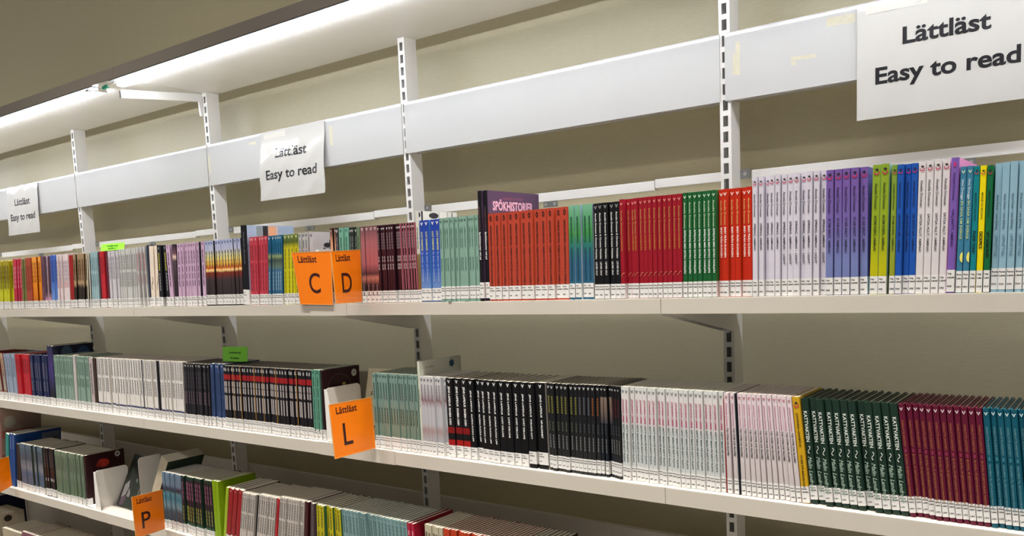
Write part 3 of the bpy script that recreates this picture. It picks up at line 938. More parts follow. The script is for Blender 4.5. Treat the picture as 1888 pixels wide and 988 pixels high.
# ------------------------------------------------------------------ books
def chevron(cx, cz, s, y=-0.00035):
    """small V mark"""
    a, b, w = s * 0.5, s * 0.5, s * 0.29
    pts = [(cx - a, cz + b), (cx - a + w, cz + b), (cx, cz - b * 0.35), (cx + a - w, cz + b), (cx + a, cz + b), (cx, cz - b)]
    return [(p[0], y, p[1]) for p in pts], [(0, 5, 2, 1), (2, 5, 4, 3)]


def crescent(cx, cz, s, y=-0.00035):
    """curled pepper mark: open ring with a tapering tail"""
    vs, fs = [], []
    n = 10
    for i in range(n + 1):
        a = math.radians(150 + 250 * i / n)
        w = s * (0.03 + 0.075 * math.sin(math.pi * i / n))
        for r in (s * 0.42 - w, s * 0.42 + w):
            vs.append((cx + r * math.cos(a), y, cz - 0.15 * s + r * math.sin(a)))
    for i in range(n):
        fs.append((2 * i, 2 * i + 1, 2 * i + 3, 2 * i + 2))
    return vs, fs


def sprout(cx, cz, s, y=-0.00035):
    vs = [(cx - 0.1 * s, y, cz + 0.1 * s), (cx - 0.38 * s, y, cz + 0.5 * s), (cx, y, cz + 0.4 * s), (cx + 0.1 * s, y, cz + 0.7 * s), (cx + 0.2 * s, y, cz + 0.35 * s), (cx + 0.45 * s, y, cz + 0.3 * s), (cx + 0.15 * s, y, cz + 0.1 * s)]
    return vs, [(0, 1, 2), (0, 2, 3), (0, 3, 4), (0, 4, 5), (0, 5, 6)]


def S(spine, cover=None, text=(), v=None, chili=None, lab=('Roman', 'LAG'), lz=0.0008, lh=0.027, hard=False, depth=0.122, noise=0.0, const=False, art=(), yoff=0.0, rough=0.33, marks=()):
    return dict(spine=spine, cover=cover or (spine if isinstance(spine, str) else spine[-1][1]), text=text, v=v, chili=chili, lab=lab, lz=lz, lh=lh,
                hard=hard, depth=depth, noise=noise, const=const, art=art, yoff=yoff, rough=rough, marks=marks)


W_, K_, G_ = 'f2f2f2', '17161a', '6f6e72'
AD = 'Annelie Drewsen'


def dash(z0, z1, w=0.34, col='8a8a8a', k=5):
    """unreadable small print: a row of short strokes"""
    return ('#', z0, z1, w, col, k)


STY = {
    'yellow_photo': S([(0, 'b0a024'), (0.35, '8c7c14'), (0.7, 'c8c81e'), (1, 'b4ac20')], noise=0.2, text=[dash(0.1, 0.6, 0.3, '5a5010')], lab=('Ung', 'BOY')),
    'magenta': S([(0, 'c43a50'), (0.5, 'c01840'), (1, 'a03048')], noise=0.15, text=[dash(0.15, 0.6, 0.25, 'e0a0a8')], lab=('Ung', 'BOY')),
    'olive': S('7c7a48', text=[dash(0.2, 0.6, 0.25, '4a4828')], lab=('Ung', 'BOY')),
    'terracotta': S('a84a34', noise=0.2, text=[dash(0.15, 0.65, 0.25, '7a2a1c')], lab=('Ung', 'BOY')),
    'orange_photo': S([(0, 'f0a040'), (0.45, 'e88a14'), (0.75, 'd8780c'), (1, '7a3410')], noise=0.15, text=[dash(0.1, 0.5, 0.25, '8a4210')], lab=('Ung', 'BRO')),
    'mauve': S('6e4a5c', text=[dash(0.15, 0.6, 0.3, '4a2c3c')], lab=('Ung', 'BRO')),
    'aubergine': S([(0, '4a3040'), (0.7, '3c2834'), (0.85, 'c890a8'), (1, 'e8d0e0')], noise=0.15, lab=('Ung', 'BRO')),
    'blue_plain': S([(0, '3c5cb8'), (0.5, '3c64bc'), (1, '7aa0d8')], noise=0.1, text=[dash(0.1, 0.5, 0.3, '2a3c84')], lab=('Ung', 'BRO')),
    'pink_white': S('dccccf', text=[dash(0.12, 0.5, 0.4, 'a898a4'), dash(0.5, 0.62, 0.4, 'c89090')], lab=('Ung', 'BRU')),
    'dark_red': S('981c1c', lab=('Ung', 'BRU')),
    'cafe_photo': S([(0, 'a08868'), (0.3, '8a6848'), (0.55, 'a88c6c'), (0.62, '2c241c'), (1, '14100e')], noise=0.12, text=[dash(0.1, 0.5, 0.3, '3c3020')], lab=('Ung', 'CAR')),
    'cream_thin': S('c8c4b4', '3c3830', lab=('Ung', 'CAR')),
    'ice_blue': S('9cb8c0', text=[dash(0.1, 0.34, 0.35, '6c8894'), dash(0.4, 0.62, 0.35, '6c8894')], lab=('Ung', 'CHR')),
    'dark_maroon': S('42101c', lab=('Roman', 'CHR')),
    'red_plain': S('b4202c', text=[dash(0.1, 0.4, 0.25, '7c1420')], lab=('Roman', 'CHR')),
    'maroon_photo': S('5c2434', noise=0.2, lab=('Roman', 'CHR')),
    'lavender_grey': S('c4c0c8', text=[dash(0.1, 0.5, 0.4, '98949c')], lab=('Roman', 'COB')),
    'silver_pale': S('c0c0be', text=[dash(0.1, 0.35, 0.4, '8c8c8c'), dash(0.4, 0.65, 0.4, '8c8c8c')], lab=('Roman', 'COB')),
    'silver_pink': S('c4c2c2', text=[dash(0.1, 0.4, 0.4, 'c06878'), dash(0.45, 0.62, 0.4, 'b87884')], lab=('Roman', 'COB')),
    'navy_thin': S('283448', lab=('Roman', 'COB')),
    'cream_drawing': S('e4d4c4', text=[('~', 0.5, 0.72, 0.5, '7c6450', 0)], lab=('Roman', 'COB')),
    'black_yellow': S('1e1e24', text=[dash(0.12, 0.42, 0.22, 'b8b040', 7), dash(0.45, 0.75, 0.16, 'a8a8a8', 6)], v=('a8a8a8', 0.05), lab=('Roman', 'COL')),
    'lilac_single': S('c8a8c4', text=[dash(0.12, 0.34, 0.22, '5c4468', 3), dash(0.36, 0.7, 0.22, '5c4468', 3)], v=('5c4468', 0.04), lab=('Roman', 'COL')),
    'plum_photo': S([(0, '201826'), (0.15, '705058'), (0.2, 'e8c8b8'), (0.26, '504048'), (0.6, '30242c'), (1, '28202a')], noise=0.1, lab=('Roman', 'COL')),
    'lilac_run': S('c8a8c4', text=[dash(0.12, 0.34, 0.22, '5c4468', 3), dash(0.36, 0.7, 0.22, '5c4468', 3)], v=('5c4468', 0.04), lab=('Roman', 'COL')),
    'night_thin': S('1c1c24', lab=('Roman', 'COL')),
    'sunset': S([(0, 'a8b0d8'), (0.14, 'b4b8d4'), (0.26, 'e8dc8c'), (0.36, 'e8b040'), (0.42, 'c4501c'), (0.455, 'ffd890'), (0.49, '7c2c1c'), (0.6, '3c3034'), (1, '281e20')], noise=0.03,
                text=[dash(0.16, 0.42, 0.24, '3c3c4c', 4)], v=('404860', 0.04), lab=('Roman', 'COL'), lz=0.003),
    'black_tall': S('14141a', 'a8bcd8', text=[dash(0.08, 0.5, 0.2, '4c4c50', 6)], depth=0.155, lab=('Roman', 'COO'), lh=0.04,
                    art=[('rect', 0.03, 0.05, 0.12, 0.209, '8c98a0'), ('rect', 0.05, 0.068, 0.12, 0.2095, '26262c'), ('rect', 0.068, 0.092, 0.12, 0.209, 'e8b088'), ('rect', 0.092, 0.1, 0.12, 0.209, 'dcc0b0')]),
    'rose_red': S('c04050', text=[dash(0.12, 0.34, 0.26, '8c2030'), dash(0.38, 0.8, 0.26, '8c2030')], v=('e8c0c4', 0.04), noise=0.1, lab=('Roman', 'COU')),
    'petrol': S([(0, '1e6488'), (0.24, '22648c'), (0.3, '8ca070'), (0.36, '404c48'), (0.45, '607468'), (0.5, '3c688c'), (1, '285c80')], noise=0.08, text=[dash(0.1, 0.28, 0.24, '0c3c58'), dash(0.52, 0.8, 0.2, 'a8c4d0')], v=('dce8ec', 0.04), lab=('Roman', 'COU')),
    'yellow_olive': S([(0, '6c803c'), (0.1, '4c5c28'), (0.2, 'c8c020'), (1, 'd4cc10')], noise=0.1, text=[dash(0.2, 0.5, 0.24, '7c7c10'), dash(0.52, 0.85, 0.24, '7c7c10')], v=('f0f0d0', 0.04), lab=('Roman', 'COU')),
    'grey_white': S('b8b8b8', text=[dash(0.1, 0.8, 0.3, '70747c')], v=('404048', 0.04), lab=('Roman', 'COU')),
    'drawing_cover': S('c0bcc0', 'dcd8d8', depth=0.13, v=('404048', 0.05), lab=('Roman', 'COU'),
                       art=[('blob', 0.07, 0.13, 0.02, 0.018, '58585c'), ('blob', 0.045, 0.145, 0.012, 0.006, '404044'), ('blob', 0.035, 0.13, 0.006, 0.009, '404044'), ('blob', 0.055, 0.15, 0.004, 0.01, '303034'),
                            ('blob', 0.075, 0.168, 0.012, 0.004, '48484c'), ('blob', 0.04, 0.118, 0.009, 0.004, '505054'), ('rect', 0.0, 0.12, 0.098, 0.104, '24284c')]),
    'black_peach': S([(0, '3c1c1c'), (0.2, 'd8a080'), (0.35, 'e8c09c'), (0.6, '603030'), (1, '201418')], noise=0.1, v=('e0d0c8', 0.04), lab=('Roman', 'DEL')),
    'dark_grey_v': S('3c3438', text=[dash(0.12, 0.5, 0.24, '888084')], v=('f0f0f0', 0.05), lab=('Roman', 'DEL')),
    'jade_thin': S('78b09c', text=[dash(0.12, 0.5, 0.3, '3c7060')], v=('2c5c4c', 0.04), lab=('Roman', 'DEL')),
    'dark_green_v': S('2c3430', text=[dash(0.12, 0.5, 0.3, '707874')], v=('f0f0f0', 0.05), lab=('Roman', 'DEL')),
    'olive_green': S('6c8064', text=[dash(0.12, 0.5, 0.3, '4c5c44')], lab=('Roman', 'DEL')),
    'dusky_pink': S([(0, '785058'), (0.2, 'a86468'), (0.5, 'a86068'), (0.62, '543438'), (0.68, 'b87468'), (0.76, '3c2428'), (1, '241618')], noise=0.12, text=[dash(0.76, 0.9, 0.2, '8c7478', 3)], v=('e8d8d8', 0.04), lab=('Roman', 'DES')),
    'plum_dark': S([(0, '34141f'), (0.5, '3c1c28'), (1, '281018')], noise=0.08, text=[dash(0.1, 0.32, 0.36, '847078', 6), dash(0.4, 0.48, 0.4, '9c8c90', 2), dash(0.5, 0.58, 0.4, '9c8c90', 2)], v=('f4f4f4', 0.05), lab=('Roman', 'DES')),
    'plum_pink': S([(0, '34141f'), (0.5, '3c1c28'), (1, '281018')], 'c87888', noise=0.08, text=[dash(0.1, 0.32, 0.3, '847078', 6), dash(0.4, 0.48, 0.36, '9c8c90', 2), dash(0.5, 0.58, 0.36, '9c8c90', 2)], v=('f4f4f4', 0.05), lab=('Roman', 'DES'),
                   marks=[('edge', 'd87c8c')]),
    'white_blobs': S([(0, 'd4d4cc'), (0.46, 'c8c8bc'), (0.48, '7c6c48'), (0.7, '6c5c3c'), (1, '8c4c24')], 'dedcd6', noise=0.04, depth=0.13, lab=('Roman', 'DIA'),
                     text=[dash(0.18, 0.42, 0.2, '505050')],
                     art=[('rect', 0.008, 0.014, 0.15, 0.2, '18181a'), ('blob', 0.05, 0.191, 0.016, 0.0065, '303034'), ('rect', 0.066, 0.068, 0.15, 0.2, '2a2a2c'), ('blob', 0.0, 0.192, 0.006, 0.006, '18181a'),
                          ('rect', 0.095, 0.097, 0.15, 0.2, '2a2a2c'), ('rect', 0.11, 0.113, 0.15, 0.2, '2a2a2c')]),
    'sky_blue': S([(0, '2440a0'), (0.3, '2c4ca8'), (0.6, '3058b0'), (0.8, '6c8cc4'), (0.95, '5c84c4'), (1, '4c5868')], '5c98dc', noise=0.1,
                  text=[('LUCY DIAMOND', 0.14, 0.37, 0.36, 'd8d890', 0.01), ('En dröm om Drömmen', 0.39, 0.75, 0.34, 'a8bce0', 0)], v=('f4f4f4', 0.045), lab=('Roman', 'DIA'), lz=0.003),
    'sage': S('82a496', '8cae9e', text=[('CAMILLA DAHLSON', 0.12, 0.36, 0.36, '2c5446', 0), ('EN JULSAGA', 0.48, 0.63, 0.36, '2c5446', 0)], v=('1c3c30', 0.045), lab=('Roman', 'DAH'), lz=0.006, yoff=-0.003),
    'black_ghost': S('16141a', '5f4766', hard=True, depth=0.186, text=[('CHARLES DICKENS', 0.14, 0.36, 0.34, '6c5054', 0), ('Spökhistorier vid jul', 0.37, 0.62, 0.4, 'f0f0f0', 0.015)], lab=('Ung', 'DIC'), lz=0.006, lh=0.033, yoff=-0.004,
                     art=[('text', 'CHARLES DICKENS', 0.05, 0.125, 0.2105, 0.005, 'a85c78', 0.0), ('text', 'SPÖKHISTORIER', 0.018, 0.162, 0.188, 0.019, 'f4bcd8', 0.03), ('text', 'VID JUL', 0.04, 0.12, 0.164, 0.019, 'f4bcd8', 0.03)]),
    'orange_pony': S('b04230', 'd8603e', text=[('ANNELIE DREWSEN', 0.13, 0.38, 0.3, '2c1412', 0.01), ('POJKEN AV PORTE DE LA CHAPELLE', 0.40, 0.83, 0.3, '2c1412', 0.01)], marks=[('ring', '1c1412', 0.055)], lab=('Roman', 'DRE'), lz=0.003),
    'meadow': S([(0, '74ac8c'), (0.1, '5c9c74'), (0.3, '3c8c44'), (0.42, '2c7468'), (0.6, '2c5c7c'), (1, '28607c')], 'bcd4e8', noise=0.08, text=[dash(0.12, 0.4, 0.25, '24543c'), dash(0.45, 0.8, 0.25, '1c4454')], lab=('Ung', 'DRE'), lz=0.004),
    'black_lever': S('121216', text=[(AD + ' & Christina Wahldén', 0.1, 0.58, 0.36, 'e8e8e8', 0), ('LEVER DU?', 0.61, 0.75, 0.34, 'e8e8e8', 0)], v=('989898', 0.045), lab=('Roman', 'DRE')),
    'crimson': S('941626', 'c02c44', text=[(AD, 0.11, 0.36, 0.34, 'c09850', 0), ('DAGBOKEN', 0.37, 0.52, 0.34, 'c8883c', 0), ('(', 0.74, 0.78, 0.5, 'e8a080', 0)], v=('e89890', 0.05), lab=('Roman', 'DRE')),
    'green_apple': S('1c5c30', '3c8c50', text=[(AD, 0.09, 0.34, 0.36, 'd4e4c4', 0), ('ÄPPELPAJ MED EXTRA VANILJSÅS', 0.35, 0.77, 0.34, 'f4f4f4', 0.012)], v=('d8f0d0', 0.045), lab=('Roman', 'DRE')),
    'red_brev': S('bc2a14', 'e04c24', text=[(AD, 0.1, 0.33, 0.34, 'e8b870', 0), ('BREV FRÅN KUNGEN', 0.35, 0.63, 0.34, 'fff0e8', 0.012)], v=('ffe8e0', 0.05), lab=('Roman', 'DRE')),
    'lilac_spring': S('d4cfdc', 'd8d4e0', text=[(AD, 0.14, 0.33, 0.42, '34323e', 0), ('SPRING, AMINA!', 0.385, 0.61, 0.36, '1e1c26', 0.008)], chili=0.05, lab=('Ung', 'DRE'), lh=0.027),
    'lilac_light': S('d4cfdc', 'd8d4e0', text=[(AD, 0.14, 0.33, 0.42, '34323e', 0), ('SPRING, AMINA! – LIGHT', 0.385, 0.74, 0.36, '1e1c26', 0.008)], chili=0.05, lab=('Ung', 'DRE'), lh=0.027),
    'violet': S([(0, '7858a4'), (0.4, '7462a8'), (0.75, '7480b4'), (1, '6c78ac')], '6a5898', text=[(AD, 0.14, 0.34, 0.4, '34284c', 0), ('VI ÄR BÄST, AMINA!', 0.38, 0.66, 0.34, '2c2444', 0.005)], chili=0.05, lab=('Ung', 'DRE')),
    'lime': S([(0, '88a430'), (0.5, '94a820'), (0.8, 'bcb810'), (1, 'b0b018')], 'a4d0dc', text=[(AD, 0.14, 0.34, 0.36, '34400c', 0), ('KOM IGEN, AMINA!', 0.39, 0.66, 0.34, '343c0c', 0.005)], chili=0.05, lab=('Ung', 'DRE'), depth=0.13),
    'lime_last': S([(0, '7c9c3c'), (0.5, '8ca034'), (1, '9c9c28')], '7c9c3c', text=[(AD, 0.14, 0.34, 0.36, '34400c', 0), ('KOM IGEN, AMINA!', 0.39, 0.66, 0.34, '343c0c', 0.005)], chili=0.05, lab=('Ung', 'DRE')),
    'royal_blue': S('1f55ae', '2c64b8', text=[(AD, 0.13, 0.33, 0.38, '14285c', 0), ('GE INTE UPP, AMINA!', 0.38, 0.67, 0.34, '10204c', 0.005)], chili=0.05, lab=('Ung', 'DRE')),
    'white_satsa': S('dcd6d8', 'e8e2e6', text=[(AD, 0.14, 0.34, 0.4, '4c484c', 0), ('SATSA ALLT, AMINA!', 0.395, 0.68, 0.34, '3c383c', 0.005)], chili=0.05, lab=('Ung', 'DRE')),
    'purple_valj': S('7c5cae', 'e088cc', text=[(AD, 0.11, 0.31, 0.34, '3c2464', 0), ('VÄLJ RÄTT, AMINA!', 0.375, 0.65, 0.34, '34205c', 0.005)], marks=[('sq', 'c82c78', 0.05)], lab=('Ung', 'DRE'), lz=0.002, lh=0.032, depth=0.176, hard=True),
    'steel_saga': S('3c7c9c', '4c8cac', text=[('Unni Drougge', 0.1, 0.26, 0.4, 'dce8f0', 0), ('EN SAGA OM SVERIGE', 0.27, 0.57, 0.42, 'c8d890', 0.0)], v=('d8e8c0', 0.045), marks=[('moon', 'e8e070', 0.715)], lab=('Roman', 'DRO'), lh=0.031),
    'teal_duedahl': S('12808a', '1c8c94', text=[('MARIE DUEDAHL', 0.21, 0.43, 0.34, '0c3c44', 0), ('FUCK YOU!', 0.51, 0.68, 0.52, '0a1418', 0.02)], chili=0.045, lab=('Ung', 'DUE'), lh=0.031),
    'yellow_duedahl': S('ecd80c', 'f0e030', text=[('MARIE DUEDAHL', 0.21, 0.42, 0.34, '6c6410', 0), ('DICKPICS', 0.515, 0.65, 0.54, '14140a', 0.02)], chili=0.05, lab=('Ung', 'DUE'), lh=0.031),
    'green_duedahl': S('14683c', '1c7444', text=[('MARIE DUEDAHL', 0.2, 0.41, 0.34, '0c3420', 0), ('VIT SOM SNÖ', 0.515, 0.72, 0.5, '08180e', 0.02)], chili=0.05, lab=('Ung', 'DUE'), lh=0.031),
    'pale_blue_uppu': S('8fb4c6', '9cc0d0', text=[('Anna Dunér • Lena Sjöberg', 0.24, 0.51, 0.32, '34485c', 0), ('UPPHITTAD', 0.55, 0.72, 0.44, '5c7c90', -0.004)], lab=('Roman', 'DUN'), lz=0.004, lh=0.03),
    # middle shelf
    'peach_photo': S([(0, 'b09078'), (0.2, 'c09c84'), (0.5, '9c9488'), (0.8, 'a49c90'), (0.85, '88302c'), (1, '6c2c28')], noise=0.12, text=[dash(0.1, 0.5, 0.3, '745c50')], lab=('Roman', 'HEL')),
    'silver_blue': S('94a0b4', text=[dash(0.08, 0.5, 0.26, '5c687c')], lab=('Roman', 'HEL')),
    'navy_text': S('242c50', text=[dash(0.16, 0.48, 0.34, '706c80', 8), dash(0.54, 0.74, 0.34, '706c80', 4)], lab=('Roman', 'HOL')),
    'indigo_tall': S([(0, '20203c'), (0.3, '3c2c6c'), (0.5, '382c68'), (0.8, '141420'), (1, '101018')], '1c2038', noise=0.08, depth=0.145, lab=('Roman', 'HOL'),
                     art=[('blob', 0.05, 0.185, 0.02, 0.028, '3c506c'), ('blob', 0.11, 0.175, 0.024, 0.032, '1c3c64')]),
    'sage_far': S('849c90', text=[dash(0.1, 0.36, 0.4, '587868', 5), dash(0.42, 0.58, 0.4, '587868', 4)], v=('2c4438', 0.04), lab=('Roman', 'JAK')),
    'white_thin': S('bcb8b4', lab=('Roman', 'JAK')),
    'pink_thin': S('b4a8a8', text=[dash(0.1, 0.7, 0.3, '787070')], lab=('Roman', 'JAK')),
    'dark_brown': S('38281f', lab=('Roman', 'JAK')),
    'white_run': S([(0, 'dcd8d4'), (0.81, 'd8d4ce'), (0.82, '404468'), (0.845, '404468'), (0.85, 'd4d0cc'), (1, 'd4d0cc')], 'd8d2cc', text=[dash(0.05, 0.32, 0.34, '787478', 7), dash(0.36, 0.62, 0.34, '787478', 6)], v=('585460', 0.035), lab=('Roman', 'JAN'), lh=0.026, const=True),
    'black_dim': S('1e1c22', text=[dash(0.14, 0.42, 0.3, '44404a', 4), dash(0.46, 0.68, 0.36, '5c4c58', 4)], v=('b8b8b8', 0.045), lab=('Roman', 'JOH')),
    'blue_run': S('33466f', text=[dash(0.14, 0.5, 0.3, '243454', 4), dash(0.54, 0.76, 0.3, '243454', 3)], v=('b8c0d0', 0.045), lab=('Roman', 'JOH')),
    'black_redband': S([(0, '16141a'), (0.135, '981a20'), (0.215, '16141a'), (0.8, '1a1416'), (1, '1c1012')], '16141a', const=True,
                       text=[dash(0.245, 0.33, 0.5, 'a49c9c', 1), dash(0.34, 0.43, 0.5, 'a49c9c', 1), dash(0.47, 0.70, 0.46, 'a49c9c', 1)], marks=[('ring', 'd8d8d8', 0.06)], lab=('Roman', 'KAR'), lh=0.03),
    'jade_far': S('5c9480', text=[dash(0.1, 0.9, 0.25, '385c4c')], v=('1c3c30', 0.04), lab=('Roman', 'KRI')),
    'maroon_cover': S('241418', '2c1018', depth=0.125, art=[('ring', 0.055, 0.13, 0.04, 0.036, '5c4838'), ('blob', 0.106, 0.163, 0.009, 0.0095, 'b8bcb4'), ('v', 0.106, 0.163, 0.008, '3c4440'), ('blob', 0.07, 0.138, 0.006, 0.004, 'c8a868')], lab=('Roman', 'KRI')),
    'jade_run': S([(0, '7c9890'), (0.35, '74908a'), (0.6, '808c7c'), (1, '64847a')], noise=0.05, text=[dash(0.12, 0.34, 0.34, '445c54', 6), dash(0.45, 0.66, 0.34, '445c54', 5)], v=('1c302c', 0.04), lab=('Roman', 'LAG'), lh=0.03),
    'white_tall': S('ccd0c0', 'd2d4c8', depth=0.146, text=[dash(0.3, 0.5, 0.2, '4c544c', 5)], lab=('Roman', 'LAG'),
                    art=[('text', 'Jens Lagergr.', 0.02, 0.052, 0.196, 0.004, '3c4040', 0.0), ('flower', 0.112, 0.1975, 0.0115, '1c4c6c')]),
    'white_marble': S([(0, 'c8c8cc'), (0.22, 'b0a8ac'), (0.3, '8c6c70'), (0.4, 'b4b4bc'), (0.6, 'b4b4bc'), (0.7, 'a48c8c'), (0.78, 'b0b0b8'), (0.88, '9c8c88'), (1, 'c0c0c4')], 'c8c8cc', noise=0.3, text=[dash(0.1, 0.3, 0.22, '70747c')], v=('18181c', 0.045), lab=('Roman', 'LAM'), lh=0.03),
    'black_snabba': S([(0, '141216'), (0.61, '7c1418'), (0.69, '121012'), (0.77, '9c1818'), (1, 'b02018')], '141216', const=True, text=[('JENS LAPIDUS', 0.1, 0.35, 0.3, 'f0f0f0', 0.015), ('SNABBA CASH', 0.37, 0.585, 0.3, 'f0f0f0', 0.015)], v=('e8e8e8', 0.045), lab=('Roman', 'LAP'), lh=0.027),
    'black_aldrig': S('0f0f12', text=[('JENS LAPIDUS', 0.135, 0.40, 0.26, 'ececec', 0.015), ('ALDRIG FUCKA UPP', 0.425, 0.77, 0.26, 'ececec', 0.015)], v=('f0f0f0', 0.045), lab=('Roman', 'LAP'), lh=0.027),
    'black_livet': S('0f0f12', text=[('JENS LAPIDUS', 0.135, 0.40, 0.24, 'ececec', 0.015), ('LIVET DELUXE', 0.425, 0.67, 0.24, 'ececec', 0.015)], v=('f0f0f0', 0.045), lab=('Roman', 'LAP'), lh=0.027),
    'black_paradis': S('0f0f12', text=[('JENS LAPIDUS', 0.135, 0.40, 0.22, 'ececec', 0.015), ('PARADIS CITY', 0.425, 0.66, 0.22, 'ececec', 0.015)], v=('f0f0f0', 0.045), lab=('Roman', 'LAP'), lz=0.009, lh=0.026),
    'black_vip': S('0d0d10', 'c0b8b0', text=[('JENS LAPIDUS', 0.135, 0.40, 0.2, 'ececec', 0.015), ('VIP-RUMMET', 0.425, 0.64, 0.2, 'ececec', 0.015)], v=('f0f0f0', 0.045), lab=('Roman', 'LAP'), lz=0.009, lh=0.026),
    'white_limme': S([(0, 'd0d4d2'), (0.08, 'd8d4d4'), (0.2, 'd8d2d4'), (0.4, 'd4d0d2'), (0.46, 'ccd0d0'), (1, 'ccd0d0')], 'd8d8d6', text=[('JOHANNA LIMME', 0.13, 0.38, 0.42, 'a83860', 0.012), ('RÄTT MAN PÅ RÄTT PLATS', 0.40, 0.80, 0.42, '2c4844', 0.014)], v=('24403c', 0.05), lab=('Roman', 'LIM')),
    'red_sliver': S('8c1c20', 'c8b8b0', lab=None),
    'pink_tid': S([(0, 'e0d0d6'), (0.3, 'dcced4'), (0.5, 'd4cacc'), (0.8, 'c6bebe'), (1, 'c8c2c2')], 'd8c8cc', text=[('Johanna Limme', 0.1, 0.33, 0.38, 'b85484', 0), ('TID FÖR DE ÄLDRE', 0.34, 0.62, 0.42, '201c20', 0.014)], v=('a01c48', 0.045), lab=('Roman', 'LIM')),
    'navy_sliver': S('202430', lab=None),
    'gold': S('c89c1c', 'd0a428', text=[('JOHANNA LINDBÄCK', 0.15, 0.47, 0.28, '382808', 0.012), ('VI SES PÅ MÅNDAG?', 0.54, 0.86, 0.28, '382808', 0.012)], chili=0.07, lab=('Roman', 'LIN'), lh=0.028),
    'dark_green': S('1d3329', '223a2e', hard=True, text=[('KATTVAKTEN', 0.12, 0.41, 0.5, 'd8e0d8', 0.01), ('~', 0.45, 0.52, 0.4, 'd8e0d8', 0.02), ('Malin Landroth', 0.55, 0.88, 0.56, 'a8c0b0', -0.004)], lab=('Roman', 'LIN'), lz=0.0075, lh=0.024),
    'wine': S('5f1430', '6c1838', hard=True, text=[('CHARLOTTE LINDSTEDT', 0.14, 0.38, 0.34, 'a86438', 0), ('EN KVÄLL PÅ RESTAURANG PARADISET', 0.44, 0.84, 0.34, 'a86c38', 0)], v=('e8d8dc', 0.045), marks=[('sq', '8c2c4c', 0.41)], lab=('Roman', 'LIN'), lz=0.0065, lh=0.026),
    'teal_blue': S('0f5468', '1c6478', hard=True, text=[('CHARLOTTE LINDSTEDT', 0.15, 0.39, 0.34, '6c98a0', 0), ('VÄLKOMNA TILL RESTAURANG PARADISET', 0.46, 0.85, 0.34, '6898a4', 0)], v=('e8f4f4', 0.045), marks=[('sq', '3c7c8c', 0.42)], lab=('Roman', 'LIN'), lz=0.0065, lh=0.026),
    # lower shelf
    'teal_tall': S('2c7c78', depth=0.16, lab=None),
    'blue_tall': S('1a3f80', '1c4488', depth=0.175, lab=None, text=[dash(0.05, 0.3, 0.12, '98a8c8')], art=[('rect', 0.1, 0.17, 0.155, 0.205, '6c7488'), ('rect', 0.14, 0.16, 0.176, 0.18, '3c4458')]),
    'dark_brown': S('38281f', lab=('Roman', 'OLS')),
    'greyblue_run': S([(0, '586878'), (0.3, '506070'), (0.5, '747c88'), (0.62, '445c78'), (1, '506070')], '3c4438', noise=0.1, text=[dash(0.1, 0.35, 0.2, '30404c')], lab=('Roman', 'OST'), lh=0.024),
    'black_far3': S('17161a', text=[dash(0.1, 0.4, 0.3, '504c50', 5), dash(0.62, 0.68, 0.3, 'c8c8c8', 1)], lab=('Roman', 'OST'), lz=0.003),
    'greygreen_run': S([(0, '6c7c68'), (0.5, '647464'), (0.6, '5c6c58'), (1, '60745c')], '6c7c6c', noise=0.05, text=[dash(0.1, 0.4, 0.3, '485444', 5)], lab=('Roman', 'OST'), lh=0.024),
    'maroon_red_cover': S('2c1014', '2c1013', depth=0.14, lab=('Roman', 'OST'), art=[('blob', 0.062, 0.145, 0.022, 0.015, 'b02c1c'), ('blob', 0.045, 0.14, 0.01, 0.008, '801c18'), ('blob', 0.115, 0.168, 0.01, 0.0105, 'a8a4a0'), ('blob', 0.115, 0.168, 0.004, 0.0042, '4c3434')]),
    'skyband': S([(0, '6c8098'), (0.2, '74889c'), (0.27, '383450'), (0.31, '30383c'), (0.36, '547c88'), (0.45, '387080'), (0.58, '6c8894'), (0.68, '404850'), (1, '24282c')], '6c8098', noise=0.03, lab=('Roman', 'PET'), text=[dash(0.04, 0.22, 0.2, '485868')]),
    'darkpink_text': S([(0, '1c4030'), (0.07, '1e1c22'), (0.3, '24202a'), (0.7, '1c2024'), (0.8, '1c2420'), (0.84, '2c6448'), (1, '2c6048')], '1c3828', noise=0.03,
                       text=[dash(0.1, 0.42, 0.3, '8c5474', 4), dash(0.52, 0.78, 0.3, '88903c', 4)], lab=('Roman', 'PET')),
    'lime_far': S('7c9c14', '84a018', depth=0.13, lab=None, noise=0.0),
    'lime_lean': S('94ac2c', lab=None),
    'red_lean': S('8c1820', '1c1416', v=('c88088', 0.05), lab=('Roman', 'PIL'), depth=0.13),
    'white3': S('bcb4ae', text=[dash(0.08, 0.34, 0.34, '605c5c', 6), dash(0.38, 0.66, 0.34, '605c5c', 6)], v=('3c3c40', 0.045), lab=('Roman', 'PIL')),
    'maroon3': S('3c1018', lab=('Roman', 'POL')),
    'mauve3': S('645458', text=[dash(0.1, 0.6, 0.3, '443a3e')], v=('3c3038', 0.04), lab=('Roman', 'POL')),
    'yellow3': S('b4a812', '3c6c48', text=[dash(0.08, 0.34, 0.3, '6c6810', 5), dash(0.4, 0.8, 0.3, '6c6810', 5)], v=('3c3c08', 0.045), lab=('Roman', 'POL')),
    'paleteal3': S('7c9ca0', '88a8a8', text=[dash(0.08, 0.34, 0.4, '50706c', 5), dash(0.4, 0.8, 0.4, '50706c', 5)], v=('50706c', 0.04), lab=('Roman', 'POO')),
    'crimson_tall': S('a81c38', '981830', text=[dash(0.1, 0.5, 0.3, 'e0a0a8')], depth=0.14, yoff=-0.004, lab=('Roman', 'POO')),
    'cream3': S('b8b098', text=[dash(0.1, 0.6, 0.34, '585040', 6)], lab=('Roman', 'POO')),
    'orange3': S('b83c20', '903020', text=[dash(0.1, 0.6, 0.34, '6c2010', 6)], lab=('Roman', 'POO')),
    'grey3': S('6c6c64', lab=('Roman', 'PUT')),
